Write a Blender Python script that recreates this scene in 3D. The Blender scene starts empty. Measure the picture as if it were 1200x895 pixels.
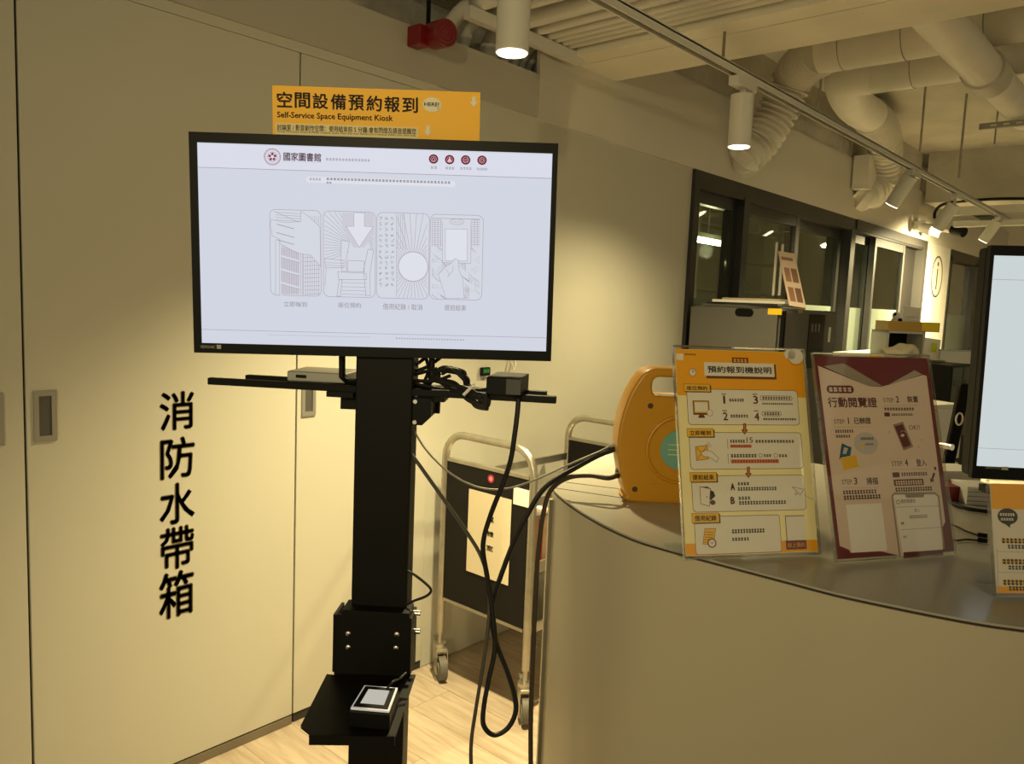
import bpy, bmesh, math, random
from mathutils import Vector, Matrix, Euler

random.seed(7)
sc = bpy.context.scene
col = sc.collection
R = math.radians

# ------------------------------------------------------------------ camera
F = 915.0
CAM = Vector((0, 0, 1.5))
yaw, pit, rol = R(41.45), R(-5.95), R(2.37)
_f = Vector((math.cos(yaw) * math.cos(pit), math.sin(yaw) * math.cos(pit), math.sin(pit)))
_r = Vector((math.sin(yaw), -math.cos(yaw), 0))
_u = _r.cross(_f)
CR = math.cos(rol) * _r + math.sin(rol) * _u
CU = -math.sin(rol) * _r + math.cos(rol) * _u
CF = _f
cd = bpy.data.cameras.new('camera')
cd.sensor_width = 36
cd.lens = F / 1200 * 36
cd.clip_start = 0.02
cam = bpy.data.objects.new('camera', cd)
col.objects.link(cam)
cam.matrix_world = Matrix(((CR.x, CU.x, -CF.x, CAM.x), (CR.y, CU.y, -CF.y, CAM.y), (CR.z, CU.z, -CF.z, CAM.z), (0, 0, 0, 1)))
sc.camera = cam

# ------------------------------------------------------------------ world, exposure
WARM = (1.0, 0.83, 0.44)
w = bpy.data.worlds.new('world')
sc.world = w
w.use_nodes = True
w.node_tree.nodes['Background'].inputs[0].default_value = (1.0, 0.87, 0.52, 1)
w.node_tree.nodes['Background'].inputs[1].default_value = 0.62
sc.view_settings.view_transform = 'Standard'
sc.view_settings.look = 'None'
sc.view_settings.exposure = 0.0
sc.view_settings.gamma = 1.0
sc.view_settings.use_curve_mapping = False


# ------------------------------------------------------------------ pixel helpers (1200 x 895 frame)
def ray(x, y):
    return CF + CR * ((x - 600) / F) - CU * ((y - 447.5) / F)


def onp(x, y, ax, v):
    d = ray(x, y)
    return CAM + d * ((v - CAM[ax]) / d[ax])


def onX(x, y, v): return onp(x, y, 0, v)
def onY(x, y, v): return onp(x, y, 1, v)
def onZ(x, y, v): return onp(x, y, 2, v)
def dep(x, y, t): return CAM + ray(x, y) * t


# ------------------------------------------------------------------ materials
MATS = {}


def mat(name, color, rough=0.5, metal=0.0, noise=0.0, nscale=8.0, bump=0.0, bscale=40.0, emit=None, estr=1.0, stretch=None, coat=0.0, spec=0.5):
    if name in MATS:
        return MATS[name]
    m = bpy.data.materials.new(name)
    m.use_nodes = True
    nt = m.node_tree
    b = nt.nodes['Principled BSDF']
    b.inputs['Base Color'].default_value = (*color, 1)
    b.inputs['Roughness'].default_value = rough
    b.inputs['Metallic'].default_value = metal
    b.inputs['Coat Weight'].default_value = coat
    b.inputs['Specular IOR Level'].default_value = spec
    if noise or bump:
        tc = nt.nodes.new('ShaderNodeTexCoord')
        mp = nt.nodes.new('ShaderNodeMapping')
        nt.links.new(tc.outputs['Object'], mp.inputs[0])
        if stretch:
            mp.inputs['Scale'].default_value = stretch
    if noise:
        n = nt.nodes.new('ShaderNodeTexNoise')
        n.inputs['Scale'].default_value = nscale
        n.inputs['Detail'].default_value = 6
        nt.links.new(mp.outputs[0], n.inputs['Vector'])
        cr = nt.nodes.new('ShaderNodeValToRGB')
        cr.color_ramp.elements[0].position = 0.3
        cr.color_ramp.elements[1].position = 0.7
        cr.color_ramp.elements[0].color = (*[c * (1 - noise) for c in color], 1)
        cr.color_ramp.elements[1].color = (*[min(1, c * (1 + noise * 0.6)) for c in color], 1)
        nt.links.new(n.outputs[0], cr.inputs[0])
        nt.links.new(cr.outputs[0], b.inputs['Base Color'])
    if bump:
        n2 = nt.nodes.new('ShaderNodeTexNoise')
        n2.inputs['Scale'].default_value = bscale
        n2.inputs['Detail'].default_value = 5
        nt.links.new(mp.outputs[0], n2.inputs['Vector'])
        bp = nt.nodes.new('ShaderNodeBump')
        bp.inputs['Strength'].default_value = bump
        bp.inputs['Distance'].default_value = 0.02
        nt.links.new(n2.outputs[0], bp.inputs['Height'])
        nt.links.new(bp.outputs[0], b.inputs['Normal'])
    if emit is not None:
        b.inputs['Emission Color'].default_value = (*emit, 1)
        b.inputs['Emission Strength'].default_value = estr
    MATS[name] = m
    return m


def s2l(r, g, b):
    f = lambda c: (c / 255 / 12.92) if c / 255 <= 0.04045 else ((c / 255 + 0.055) / 1.055) ** 2.4
    return (f(r), f(g), f(b))


def clear_mat(name, tint, gloss_rough=0.03, fac=1.0, frost=0.0):
    """clear sheet: transparent mixed with a mirror coat by Fresnel, optional diffuse veil"""
    m = bpy.data.materials.new(name)
    m.use_nodes = True
    nt = m.node_tree
    nt.nodes.clear()
    out = nt.nodes.new('ShaderNodeOutputMaterial')
    tr = nt.nodes.new('ShaderNodeBsdfTransparent')
    tr.inputs[0].default_value = (*tint, 1)
    gl = nt.nodes.new('ShaderNodeBsdfGlossy')
    gl.inputs['Roughness'].default_value = gloss_rough
    lw = nt.nodes.new('ShaderNodeLayerWeight')
    pw_ = nt.nodes.new('ShaderNodeMath')
    pw_.operation = 'POWER'
    pw_.inputs[1].default_value = 5.0
    nt.links.new(lw.outputs['Facing'], pw_.inputs[0])
    sl = nt.nodes.new('ShaderNodeMath')
    sl.operation = 'MULTIPLY_ADD'
    sl.inputs[1].default_value = 0.96
    sl.inputs[2].default_value = 0.04
    nt.links.new(pw_.outputs[0], sl.inputs[0])
    mx = nt.nodes.new('ShaderNodeMixShader')
    ml = nt.nodes.new('ShaderNodeMath')
    ml.operation = 'MULTIPLY'
    ml.use_clamp = True
    ml.inputs[1].default_value = fac
    nt.links.new(sl.outputs[0], ml.inputs[0])
    nt.links.new(ml.outputs[0], mx.inputs[0])
    src = tr
    if frost:
        df = nt.nodes.new('ShaderNodeBsdfDiffuse')
        df.inputs[0].default_value = (0.20, 0.24, 0.19, 1)
        m2 = nt.nodes.new('ShaderNodeMixShader')
        m2.inputs[0].default_value = frost
        nt.links.new(tr.outputs[0], m2.inputs[1])
        nt.links.new(df.outputs[0], m2.inputs[2])
        src = m2
    nt.links.new(src.outputs[0], mx.inputs[1])
    nt.links.new(gl.outputs[0], mx.inputs[2])
    nt.links.new(mx.outputs[0], out.inputs[0])
    return m


def wood_mat():
    m = bpy.data.materials.new('floor_wood')
    m.use_nodes = True
    nt = m.node_tree
    b = nt.nodes['Principled BSDF']
    b.inputs['Roughness'].default_value = 0.42
    tc = nt.nodes.new('ShaderNodeTexCoord')
    oi = nt.nodes.new('ShaderNodeObjectInfo')
    mp = nt.nodes.new('ShaderNodeMapping')
    mp.inputs['Scale'].default_value = (14, 1.6, 3)
    cmb = nt.nodes.new('ShaderNodeCombineXYZ')
    ml = nt.nodes.new('ShaderNodeMath')
    ml.operation = 'MULTIPLY'
    ml.inputs[1].default_value = 40
    nt.links.new(oi.outputs['Random'], ml.inputs[0])
    nt.links.new(ml.outputs[0], cmb.inputs[1])
    nt.links.new(cmb.outputs[0], mp.inputs['Location'])
    nt.links.new(tc.outputs['Object'], mp.inputs[0])
    n = nt.nodes.new('ShaderNodeTexNoise')
    n.inputs['Scale'].default_value = 3.0
    n.inputs['Detail'].default_value = 9
    n.inputs['Distortion'].default_value = 0.6
    nt.links.new(mp.outputs[0], n.inputs['Vector'])
    cr = nt.nodes.new('ShaderNodeValToRGB')
    cr.color_ramp.elements[0].position = 0.28
    cr.color_ramp.elements[0].color = (0.33, 0.25, 0.175, 1)
    cr.color_ramp.elements[1].position = 0.62
    cr.color_ramp.elements[1].color = (0.46, 0.375, 0.28, 1)
    nt.links.new(n.outputs[0], cr.inputs[0])
    hs = nt.nodes.new('ShaderNodeHueSaturation')
    ma = nt.nodes.new('ShaderNodeMapRange')
    ma.inputs[3].default_value = 0.93
    ma.inputs[4].default_value = 1.05
    nt.links.new(oi.outputs['Random'], ma.inputs[0])
    nt.links.new(ma.outputs[0], hs.inputs['Value'])
    nt.links.new(cr.outputs[0], hs.inputs['Color'])
    nt.links.new(hs.outputs[0], b.inputs['Base Color'])
    return m


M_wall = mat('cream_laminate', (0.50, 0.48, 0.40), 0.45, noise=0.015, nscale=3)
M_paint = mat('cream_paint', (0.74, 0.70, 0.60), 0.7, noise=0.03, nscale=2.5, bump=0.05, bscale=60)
M_fascia_shaded = mat('fascia_paint_shaded', (0.40, 0.375, 0.32), 0.7, noise=0.03, nscale=2)  # darker copy of the fascia paint: dimmer light put into the colour
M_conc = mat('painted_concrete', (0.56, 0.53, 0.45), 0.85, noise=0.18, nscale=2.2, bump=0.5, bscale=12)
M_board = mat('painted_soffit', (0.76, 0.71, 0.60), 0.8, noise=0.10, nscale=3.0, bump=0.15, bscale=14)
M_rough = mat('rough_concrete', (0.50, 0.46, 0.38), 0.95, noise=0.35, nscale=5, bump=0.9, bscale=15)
M_seam = mat('dark_seam', (0.03, 0.025, 0.02), 0.8)
M_blackm = mat('black_powder_metal', (0.006, 0.0055, 0.005), 0.5, bump=0.03, bscale=300, spec=0.14)
M_blackp = mat('black_plastic', (0.006, 0.006, 0.006), 0.4, spec=0.12)
M_rubber = mat('black_rubber', (0.010, 0.0095, 0.009), 0.55, spec=0.3)
M_white = mat('white_enamel', (0.62, 0.60, 0.54), 0.45)
M_duct = mat('duct_wrap', (0.80, 0.76, 0.67), 0.55, noise=0.06, nscale=6)
M_flex = mat('flex_duct', (0.74, 0.70, 0.61), 0.5)
M_steel = mat('brushed_steel', (0.46, 0.43, 0.36), 0.34, metal=0.9, noise=0.15, nscale=20)
M_screw = mat('screw_steel', (0.7, 0.68, 0.64), 0.25, metal=1.0)
M_frame = mat('dark_window_frame', (0.018, 0.017, 0.015), 0.4)
M_sash = mat('dark_grey_sash', (0.035, 0.033, 0.03), 0.45)
M_black = mat('deep_black', (0.004, 0.004, 0.004), 0.7, spec=0.1)
M_alu = mat('grey_aluminium', (0.35, 0.34, 0.31), 0.4, metal=0.6)
M_grey = mat('grey_panel', (0.095, 0.09, 0.078), 0.5, noise=0.03)
M_glass = clear_mat('window_glass', (0.72, 0.78, 0.68), 0.02, 1.6)
M_acryl = clear_mat('clear_acrylic', (0.98, 0.98, 0.97), 0.03, 0.55)
M_aedge = clear_mat('acrylic_edge', (0.92, 0.91, 0.84), 0.15, 3.0, 0.12)
M_frost = clear_mat('frosted_film', (0.6, 0.66, 0.58), 0.25, 1.0, 0.75)
M_wood = wood_mat()
M_floor = mat('floor_base', (0.50, 0.42, 0.32), 0.5, noise=0.1, nscale=5)
M_counter = mat('counter_laminate', (0.47, 0.415, 0.30), 0.30, noise=0.02, nscale=2)
M_ctop = mat('counter_top_laminate', (0.37, 0.345, 0.285), 0.22, noise=0.05, nscale=5)
M_yel = mat('yellow_plastic', (0.48, 0.225, 0.005), 0.38)
M_red = mat('red_plastic', (0.17, 0.006, 0.008), 0.35)
M_paper = mat('white_paper', (0.80, 0.77, 0.70), 0.7)
M_pan = mat('black_sheet', (0.008, 0.007, 0.006), 0.6, spec=0.2)
M_cgrey = mat('grey_cable', (0.07, 0.06, 0.045), 0.5)
M_cbrown = mat('brown_cable', (0.04, 0.025, 0.014), 0.5)
M_cwhite = mat('white_cable', (0.26, 0.24, 0.19), 0.5)
M_lens = mat('lamp_lens', (0.9, 0.9, 0.85), 0.4, emit=(1.0, 0.84, 0.55), estr=9)


# ------------------------------------------------------------------ mesh builder
def smooth_path(pts, per=8, closed=False):
    P = [Vector(p) for p in pts]
    n = len(P)
    out = []
    rng = range(n if closed else n - 1)
    for i in rng:
        if closed:
            a, b, c, d = P[(i - 1) % n], P[i], P[(i + 1) % n], P[(i + 2) % n]
        else:
            b, c = P[i], P[i + 1]
            a = P[i - 1] if i else b * 2 - c
            d = P[i + 2] if i + 2 < n else c * 2 - b
        for k in range(per):
            t = k / per
            out.append(0.5 * ((2 * b) + (c - a) * t + (2 * a - 5 * b + 4 * c - d) * t * t + (3 * b - a - 3 * c + d) * t ** 3))
    if not closed:
        out.append(P[-1])
    return out


class MB:
    def __init__(self):
        self.bm = bmesh.new()

    def box(self, c, s, rot=None, bev=0.0):
        m = Matrix.Translation(Vector(c))
        if rot is not None:
            m = m @ (rot.to_4x4() if isinstance(rot, Matrix) else Euler(rot).to_matrix().to_4x4())
        m = m @ Matrix.Diagonal((s[0], s[1], s[2], 1))
        r = bmesh.ops.create_cube(self.bm, size=1, matrix=m)
        if bev:
            es = list({e for v in r['verts'] for e in v.link_edges})
            bmesh.ops.bevel(self.bm, geom=es, offset=bev, segments=2, profile=0.5, affect='EDGES')
        return self

    def cyl(self, p0, p1, r, n=16, r2=None, caps=True):
        p0, p1 = Vector(p0), Vector(p1)
        d = p1 - p0
        q = Vector((0, 0, 1)).rotation_difference(d.normalized())
        m = Matrix.Translation((p0 + p1) / 2) @ q.to_matrix().to_4x4()
        bmesh.ops.create_cone(self.bm, cap_ends=caps, segments=n, radius1=r, radius2=r if r2 is None else r2, depth=d.length, matrix=m)
        return self

    def sphere(self, c, r, scale=(1, 1, 1), u=14, v=9):
        m = Matrix.Translation(Vector(c)) @ Matrix.Diagonal((*scale, 1))
        bmesh.ops.create_uvsphere(self.bm, u_segments=u, v_segments=v, radius=r, matrix=m)
        return self

    def prism(self, poly, z0, z1, m=None, bev=0.0):
        m = m or Matrix.Identity(4)
        lo = [self.bm.verts.new(m @ Vector((p[0], p[1], z0))) for p in poly]
        hi = [self.bm.verts.new(m @ Vector((p[0], p[1], z1))) for p in poly]
        n = len(poly)
        fs = [self.bm.faces.new(hi), self.bm.faces.new(lo[::-1])]
        for i in range(n):
            fs.append(self.bm.faces.new((lo[i], lo[(i + 1) % n], hi[(i + 1) % n], hi[i])))
        if bev:
            es = list({e for f in fs[:2] for e in f.edges})
            bmesh.ops.bevel(self.bm, geom=es, offset=bev, segments=2, profile=0.5, affect='EDGES')
        return self

    def quad(self, pts):
        self.bm.faces.new([self.bm.verts.new(Vector(p)) for p in pts])
        return self

    def sweep(self, path, r, n=8, closed=False, caps=True, squash=None):
        P = [Vector(p) for p in path]
        N = len(P)
        rr = r if isinstance(r, (list, tuple)) else [r] * N
        T = []
        for i in range(N):
            a = P[(i - 1) % N] if (closed or i) else P[0]
            b = P[(i + 1) % N] if (closed or i < N - 1) else P[-1]
            t = (b - a)
            T.append(t.normalized() if t.length > 1e-9 else Vector((0, 0, 1)))
        ref = Vector((0, 0, 1)) if abs(T[0].z) < 0.9 else Vector((1, 0, 0))
        nv = T[0].cross(ref).normalized()
        rings = []
        for i in range(N):
            if i:
                nv = T[i - 1].rotation_difference(T[i]) @ nv
                nv = (nv - T[i] * nv.dot(T[i])).normalized()
            bv = T[i].cross(nv)
            ring = []
            for k in range(n):
                a = 2 * math.pi * k / n
                ring.append(self.bm.verts.new(P[i] + (nv * math.cos(a) + bv * math.sin(a)) * rr[i]))
            rings.append(ring)
        for i in range(N if closed else N - 1):
            A, B = rings[i], rings[(i + 1) % N]
            for k in range(n):
                self.bm.faces.new((A[k], A[(k + 1) % n], B[(k + 1) % n], B[k]))
        if caps and not closed:
            self.bm.faces.new(rings[0][::-1])
            self.bm.faces.new(rings[-1])
        return self

    def build(self, name, m, parent=None, smooth=False, world=False, at=None):
        bm = self.bm
        if world and parent is not None:
            bm.transform(WORLD[parent.name].inverted())
        if at is not None:
            bm.transform(Matrix.Translation(-Vector(at)))
        bmesh.ops.recalc_face_normals(bm, faces=bm.faces[:])
        me = bpy.data.meshes.new(name)
        bm.to_mesh(me)
        bm.free()
        me.materials.append(m)
        if smooth:
            me.polygons.foreach_set('use_smooth', [True] * len(me.polygons))
            try:
                me.set_sharp_from_angle(angle=R(42))
            except Exception:
                pass
        o = bpy.data.objects.new(name, me)
        col.objects.link(o)
        if parent is not None:
            o.parent = parent
            WORLD[o.name] = WORLD[parent.name].copy()
        else:
            if at is not None:
                o.location = at
            WORLD[o.name] = Matrix.Translation(o.location)
        return o


WORLD = {}


def tag(o, label=None, cat=None, group=None, kind=None):
    if label: o['label'] = label
    if cat: o['category'] = cat
    if group: o['group'] = group
    if kind: o['kind'] = kind
    return o


def thing(name, label, cat, m=None, group=None, kind=None):
    o = bpy.data.objects.new(name, None)
    o.empty_display_size = 0.05
    col.objects.link(o)
    if m is None:
        m = Matrix.Identity(4)
    elif not isinstance(m, Matrix):
        m = Matrix.Translation(Vector(m))
    o.matrix_world = m
    WORLD[o.name] = m.copy()
    return tag(o, label, cat, group, kind)


def struct(name, mb, m, label, cat=None, parent=None, smooth=False, at=None):
    o = mb.build(name, m, parent, smooth=smooth, at=at)
    return tag(o, label, cat, None, 'structure')


def zrot(loc, deg):
    return Matrix.Translation(Vector(loc)) @ Matrix.Rotation(R(deg), 4, 'Z')


def face_frame(bl, ya, lean, roll):
    """x right, y up, z towards the viewer; origin at the bottom-left corner"""
    ya, lean, roll = R(ya), R(lean), R(roll)
    r = Vector((math.cos(ya), math.sin(ya), 0))
    n = Vector((math.sin(ya), -math.cos(ya), 0))
    u = math.cos(lean) * Vector((0, 0, 1)) - math.sin(lean) * n
    r2 = math.cos(roll) * r + math.sin(roll) * u
    u2 = -math.sin(roll) * r + math.cos(roll) * u
    n2 = r2.cross(u2)
    return Matrix(((r2.x, u2.x, n2.x, bl[0]), (r2.y, u2.y, n2.y, bl[1]), (r2.z, u2.z, n2.z, bl[2]), (0, 0, 0, 1)))


# ------------------------------------------------------------------ flat print
_tc = bpy.data.curves.new('text_source', 'FONT')
_to = bpy.data.objects.new('text_source', _tc)
col.objects.link(_to)
TXT = {}


def glyphs(s):
    k = s
    if k not in TXT:
        _tc.body = s
        _tc.resolution_u = 2
        _tc.fill_mode = 'FRONT'
        bpy.context.view_layer.update()
        dg = bpy.context.evaluated_depsgraph_get()
        me = bpy.data.meshes.new_from_object(_to.evaluated_get(dg))
        vs = [(v.co.x, v.co.y) for v in me.vertices]
        fs = [tuple(p.vertices) for p in me.polygons]
        bpy.data.meshes.remove(me)
        x0, x1 = min(v[0] for v in vs), max(v[0] for v in vs)
        y0, y1 = min(v[1] for v in vs), max(v[1] for v in vs)
        TXT[k] = ([((v[0] - x0) / max(x1 - x0, 1e-6), (v[1] - y0) / max(y1 - y0, 1e-6)) for v in vs], fs)
    return TXT[k]


class Sheet:
    """flat printing on a plane: positions are given in photo pixels and cut with the plane"""

    def __init__(self, frame, z=0.0):
        self.f = frame
        self.inv = frame.inverted()
        self.z = z
        self.layers = {}
        self.conv = lambda x, y: (x, y)
        self.step = 0.00025

    def at(self, x, y):
        x, y = self.conv(x, y)
        d = ray(x, y)
        o = self.inv @ CAM
        dl = self.inv.to_3x3() @ d
        t = (self.z - o.z) / dl.z
        p = o + dl * t
        return Vector((p.x, p.y))

    def add(self, key, vs, fs, lay):
        V, Fc = self.layers.setdefault(key, ([], []))
        n = len(V)
        V.extend((v[0], v[1], self.z + self.step * lay) for v in vs)
        Fc.extend(tuple(i + n for i in f) for f in fs)

    def poly(self, key, pts, lay=1, raw=False):
        P = [Vector(p) for p in pts] if raw else [self.at(*p) for p in pts]
        self.add(key, P, [tuple(range(len(P)))], lay)

    def rect(self, key, x0, y0, x1, y1, lay=1, r=0.0):
        a, b = self.at(x0, y0), self.at(x1, y1)
        l, rr, bt, tp = min(a.x, b.x), max(a.x, b.x), min(a.y, b.y), max(a.y, b.y)
        if r <= 0:
            P = [(l, bt), (rr, bt), (rr, tp), (l, tp)]
        else:
            rad = min(r * (rr - l), (rr - l) / 2, (tp - bt) / 2)
            P = []
            for cx, cy, a0 in ((rr - rad, bt + rad, -90), (rr - rad, tp - rad, 0), (l + rad, tp - rad, 90), (l + rad, bt + rad, 180)):
                for k in range(6):
                    an = R(a0 + 18 * k)
                    P.append((cx + rad * math.cos(an), cy + rad * math.sin(an)))
        self.add(key, P, [tuple(range(len(P)))], lay)
        return (l, bt, rr, tp)

    def text(self, key, s, x0, y0, x1, y1, lay=3, bold=0.0):
        a, b = self.at(x0, y0), self.at(x1, y1)
        vs, fs = glyphs(s)
        e = bold * (a.y - b.y)
        for dx, dy in (((-e, 0), (e, 0), (0, e), (0, -e), (0, 0)) if bold else ((0, 0),)):
            self.add(key, [(a.x + e + v[0] * (b.x - a.x - 2 * e) + dx, b.y + e + v[1] * (a.y - b.y - 2 * e) + dy) for v in vs], fs, lay)

    def line(self, key, pts, wd, lay=2, raw=False, closed=False):
        P = [Vector(p) for p in pts] if raw else [self.at(*p) for p in pts]
        if closed:
            P.append(P[0])
        vs, fs = [], []
        for a, b in zip(P, P[1:]):
            d = b - a
            if d.length < 1e-7:
                continue
            t = d.normalized()
            nrm = Vector((-t.y, t.x)) * wd / 2
            e = t * wd * 0.3
            k = len(vs)
            vs += [a + nrm - e, a - nrm - e, b - nrm + e, b + nrm + e]
            fs.append((k, k + 1, k + 2, k + 3))
        self.add(key, vs, fs, lay)

    def ell(self, key, cx, cy, rx, ry, lay=2, ring=0.0, n=28, a0=0, a1=360):
        c, e = self.at(cx, cy), self.at(cx + rx, cy)
        g = self.at(cx, cy - ry)
        RX, RY = (e - c).length, (g - c).length
        pts = [(c.x + RX * math.cos(R(a0 + (a1 - a0) * k / n)), c.y + RY * math.sin(R(a0 + (a1 - a0) * k / n))) for k in range(n if a1 - a0 == 360 else n + 1)]
        if ring:
            self.line(key, pts, ring, lay, raw=True, closed=(a1 - a0 == 360))
        else:
            self.add(key, pts, [tuple(range(len(pts)))], lay)

    def greek(self, key, x0, y0, x1, y1, n, lay=3):
        """a line of print too small to read: one small blot for each character"""
        a, b = self.at(x0, y0), self.at(x1, y1)
        wd = (b.x - a.x) / n
        h = a.y - b.y
        for i in range(n):
            x = a.x + wd * i
            for j in range(2):
                yy = b.y + h * (0.05 + 0.5 * j)
                g = random.uniform(0, 0.18)
                self.add(key, [(x + wd * (0.08 + g), yy), (x + wd * 0.86, yy), (x + wd * (0.86 - g), yy + h * 0.36), (x + wd * 0.08, yy + h * 0.36)], [(0, 1, 2, 3)], lay)
            xm = x + wd * random.uniform(0.25, 0.6)
            self.add(key, [(xm, b.y), (xm + wd * 0.2, b.y), (xm + wd * 0.2, a.y), (xm, a.y)], [(0, 1, 2, 3)], lay)

    def build(self, parent, names, mats):
        for key, (V, Fc) in self.layers.items():
            base_key = key.split('#')[0]
            nm_ = names.get(base_key, 'printed_shapes')
            me = bpy.data.meshes.new(nm_)
            me.from_pydata(V, [], Fc)
            me.materials.append(mats[base_key])
            o = bpy.data.objects.new(nm_, me)
            col.objects.link(o)
            o.parent = parent


def ink(name, rgb, rough=0.6):
    return mat('ink_' + name, s2l(*rgb), rough)


def glow(name, rgb, k=1.0):
    return mat('pixels_' + name, (0, 0, 0), 0.30, emit=s2l(*rgb), estr=k, spec=0.01)


# ================================================================== THE SETTING
W = 2.26
fl = struct('floor', MB().box((5, -2, -0.053), (20, 14, 0.1)), M_floor, 'pale wood plank floor with fine grain', 'floor')
pw = 0.185
plank_meshes = {}
for i in range(17):
    x0 = 0.35 + i * pw
    y = -0.2 - (i * 0.47) % 1.2
    while y < W - 0.03:
        y1 = min(y + 1.2, W - 0.004)
        ln = round(y1 - y, 3)
        if y1 > 0.1 and ln > 0.03:
            if ln not in plank_meshes:
                o = MB().box((0, 0, -0.0015), (pw - 0.0012, ln - 0.0012, 0.003)).build('plank', M_wood, fl)
                plank_meshes[ln] = o.data
            else:
                o = bpy.data.objects.new('plank', plank_meshes[ln])
                col.objects.link(o)
                o.parent = fl
            o.location = (x0 + pw / 2, (y + y1) / 2, 0)
        y += 1.2

wl = struct('wall_left', MB().box((1.0, W + 0.085, 1.145), (6.06, 0.15, 2.29)), M_paint, 'cream painted wall behind the doors, running to the windows', 'wall')
struct('wall_corner_panel', MB().box((3.045, W + 0.004, 1.145), (1.96, 0.012, 2.288)), M_wall, 'plain cream wall panel between the cabinet doors and the dark windows', 'wall')
struct('trim_1', MB().box((0.53, W + 0.004, 1.13), (3.06, 0.006, 2.26)), M_seam, 'dark shadow gap around the flush cabinet doors', 'trim')
struct('trim_2', MB().box((0.53, W - 0.004, 2.274), (3.06, 0.012, 0.030)), M_wall, 'narrow cream strip above the cabinet doors', 'trim')
struct('baseboard_left', MB().box((0.23, W - 0.004, 0.016), (2.46, 0.014, 0.030)), mat('bronze_track', (0.16, 0.13, 0.09), 0.45), 'brown metal track under the wide cabinet doors', 'baseboard')
struct('baseboard_right', MB().box((1.765, W + 0.0, 0.02), (0.59, 0.010, 0.038)), M_seam, 'black recessed kick strip under the cabinet door behind the kiosk', 'baseboard')


def cabinet_door(n, x0, x1, label, hx):
    t = thing('door_%d' % n, label, 'door', ((x0 + x1) / 2, W, 0.0), kind='structure')
    MB().box((0, -0.001, 1.147), (x1 - x0, 0.018, 2.222), bev=0.0015).build('door_panel', M_wall, t)
    hxl = hx - (x0 + x1) / 2
    h = MB()
    for cx, cz, sx, sz in ((-0.021, 0, 0.012, 0.135), (0.021, 0, 0.012, 0.135), (0, 0.060, 0.03, 0.015), (0, -0.060, 0.03, 0.015)):
        h.box((hxl + cx, -0.0125, 1.150 + cz), (sx, 0.006, sz))
    ho = h.build('door_pull', M_alu, t)
    ho['label'] = 'recessed grey metal finger pull'
    MB().box((hxl, -0.0108, 1.150), (0.03, 0.0012, 0.105)).build('pull_recess', mat('pull_shadow', (0.10, 0.095, 0.085), 0.5, metal=0.4), ho)
    return t


cabinet_door(1, -0.145, 0.658, 'cream cabinet door at the far left edge, cut by the frame', 0.585)
dr = cabinet_door(2, 0.664, 1.461, 'wide cream cabinet door with large dark characters for the fire hose', 0.707)
cabinet_door(3, 1.467, 2.060, 'cream cabinet door behind the kiosk and the cart', 1.510)

# lettering on the door: flat vinyl
fr = Matrix(((1, 0, 0, WORLD['door_2'].translation.x), (0, 0, -1, W - 0.0104), (0, 1, 0, 0), (0, 0, 0, 1)))
S = Sheet(fr)
S.conv = lambda x, y: (x / 2.888, 430 + y / 2.888)
for ch, a, b, c, d in (('消', 538, 85, 658, 208), ('防', 540, 242, 660, 368), ('水', 538, 400, 660, 520), ('帶', 540, 550, 658, 670), ('箱', 536, 703, 657, 830)):
    S.text(ch, ch, a, b, c, d, lay=1, bold=0.022)
for ch, (V, Fc) in S.layers.items():
    me = bpy.data.meshes.new('vinyl_character')
    me.from_pydata([(v[0], -0.0108, v[1]) for v in V], [], Fc)
    me.materials.append(ink('door_text', (84, 73, 48), 0.5))
    o = bpy.data.objects.new('vinyl_character', me)
    col.objects.link(o)
    o.parent = dr
    o['label'] = 'large dark vinyl character'


# fascia above doors and windows
M_fascia_lit = mat('fascia_paint_lit', (0.60, 0.565, 0.485), 0.7, noise=0.03, nscale=2)  # same fascia paint made lighter: stronger lamplight put into the colour


def fascia(name, x0, x1, z0, z1, label, m=M_fascia_shaded):
    struct(name, MB().box(((x0 + x1) / 2, W - 0.010, (z0 + z1) / 2), (x1 - x0, 0.022, z1 - z0)), m, label, 'wall')


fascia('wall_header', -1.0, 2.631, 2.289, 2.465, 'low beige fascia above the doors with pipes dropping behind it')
fascia('wall_header', 2.634, 3.2, 2.283, 2.567, 'beige fascia panel below the soffit beam', M_fascia_lit)
struct('wall_upper', MB().box((8.1, W - 0.010, 2.507), (9.8, 0.022, 0.456)), M_fascia_lit, 'beige upper wall above the dark windows', 'wall')
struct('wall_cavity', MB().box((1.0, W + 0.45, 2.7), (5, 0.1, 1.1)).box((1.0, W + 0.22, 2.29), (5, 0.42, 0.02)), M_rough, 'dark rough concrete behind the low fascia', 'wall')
struct('wall_concrete', MB().box((5.85, W + 0.06, 2.92), (5.3, 0.13, 0.37)), M_conc, 'rough concrete side beam above the window wall', 'wall')

# ceiling
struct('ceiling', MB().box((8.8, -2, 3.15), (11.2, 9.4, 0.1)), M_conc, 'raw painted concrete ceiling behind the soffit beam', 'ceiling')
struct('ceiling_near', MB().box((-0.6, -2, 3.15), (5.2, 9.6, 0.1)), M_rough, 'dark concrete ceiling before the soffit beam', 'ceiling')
XJ = onZ(805, 50.3, 2.567).x
bm_ = struct('ceiling_beam', MB().box(((2.785 + XJ) / 2, -1.2, 2.83), (XJ - 2.785, 7.6, 0.526)).box(((XJ + 0.006 + 3.2) / 2, -1.2, 2.83), (3.2 - XJ - 0.006, 7.6, 0.526))
             .box((2.99, -1.2, 2.84), (0.39, 7.5, 0.5)), M_board, 'cream concrete soffit beam crossing overhead', 'beam')
struct('ceiling_recess', MB().box((2.39, -1.2, 2.79), (0.78, 7.6, 0.10)), M_rough, 'dark rough concrete above the row of conduits', 'ceiling')
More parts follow.
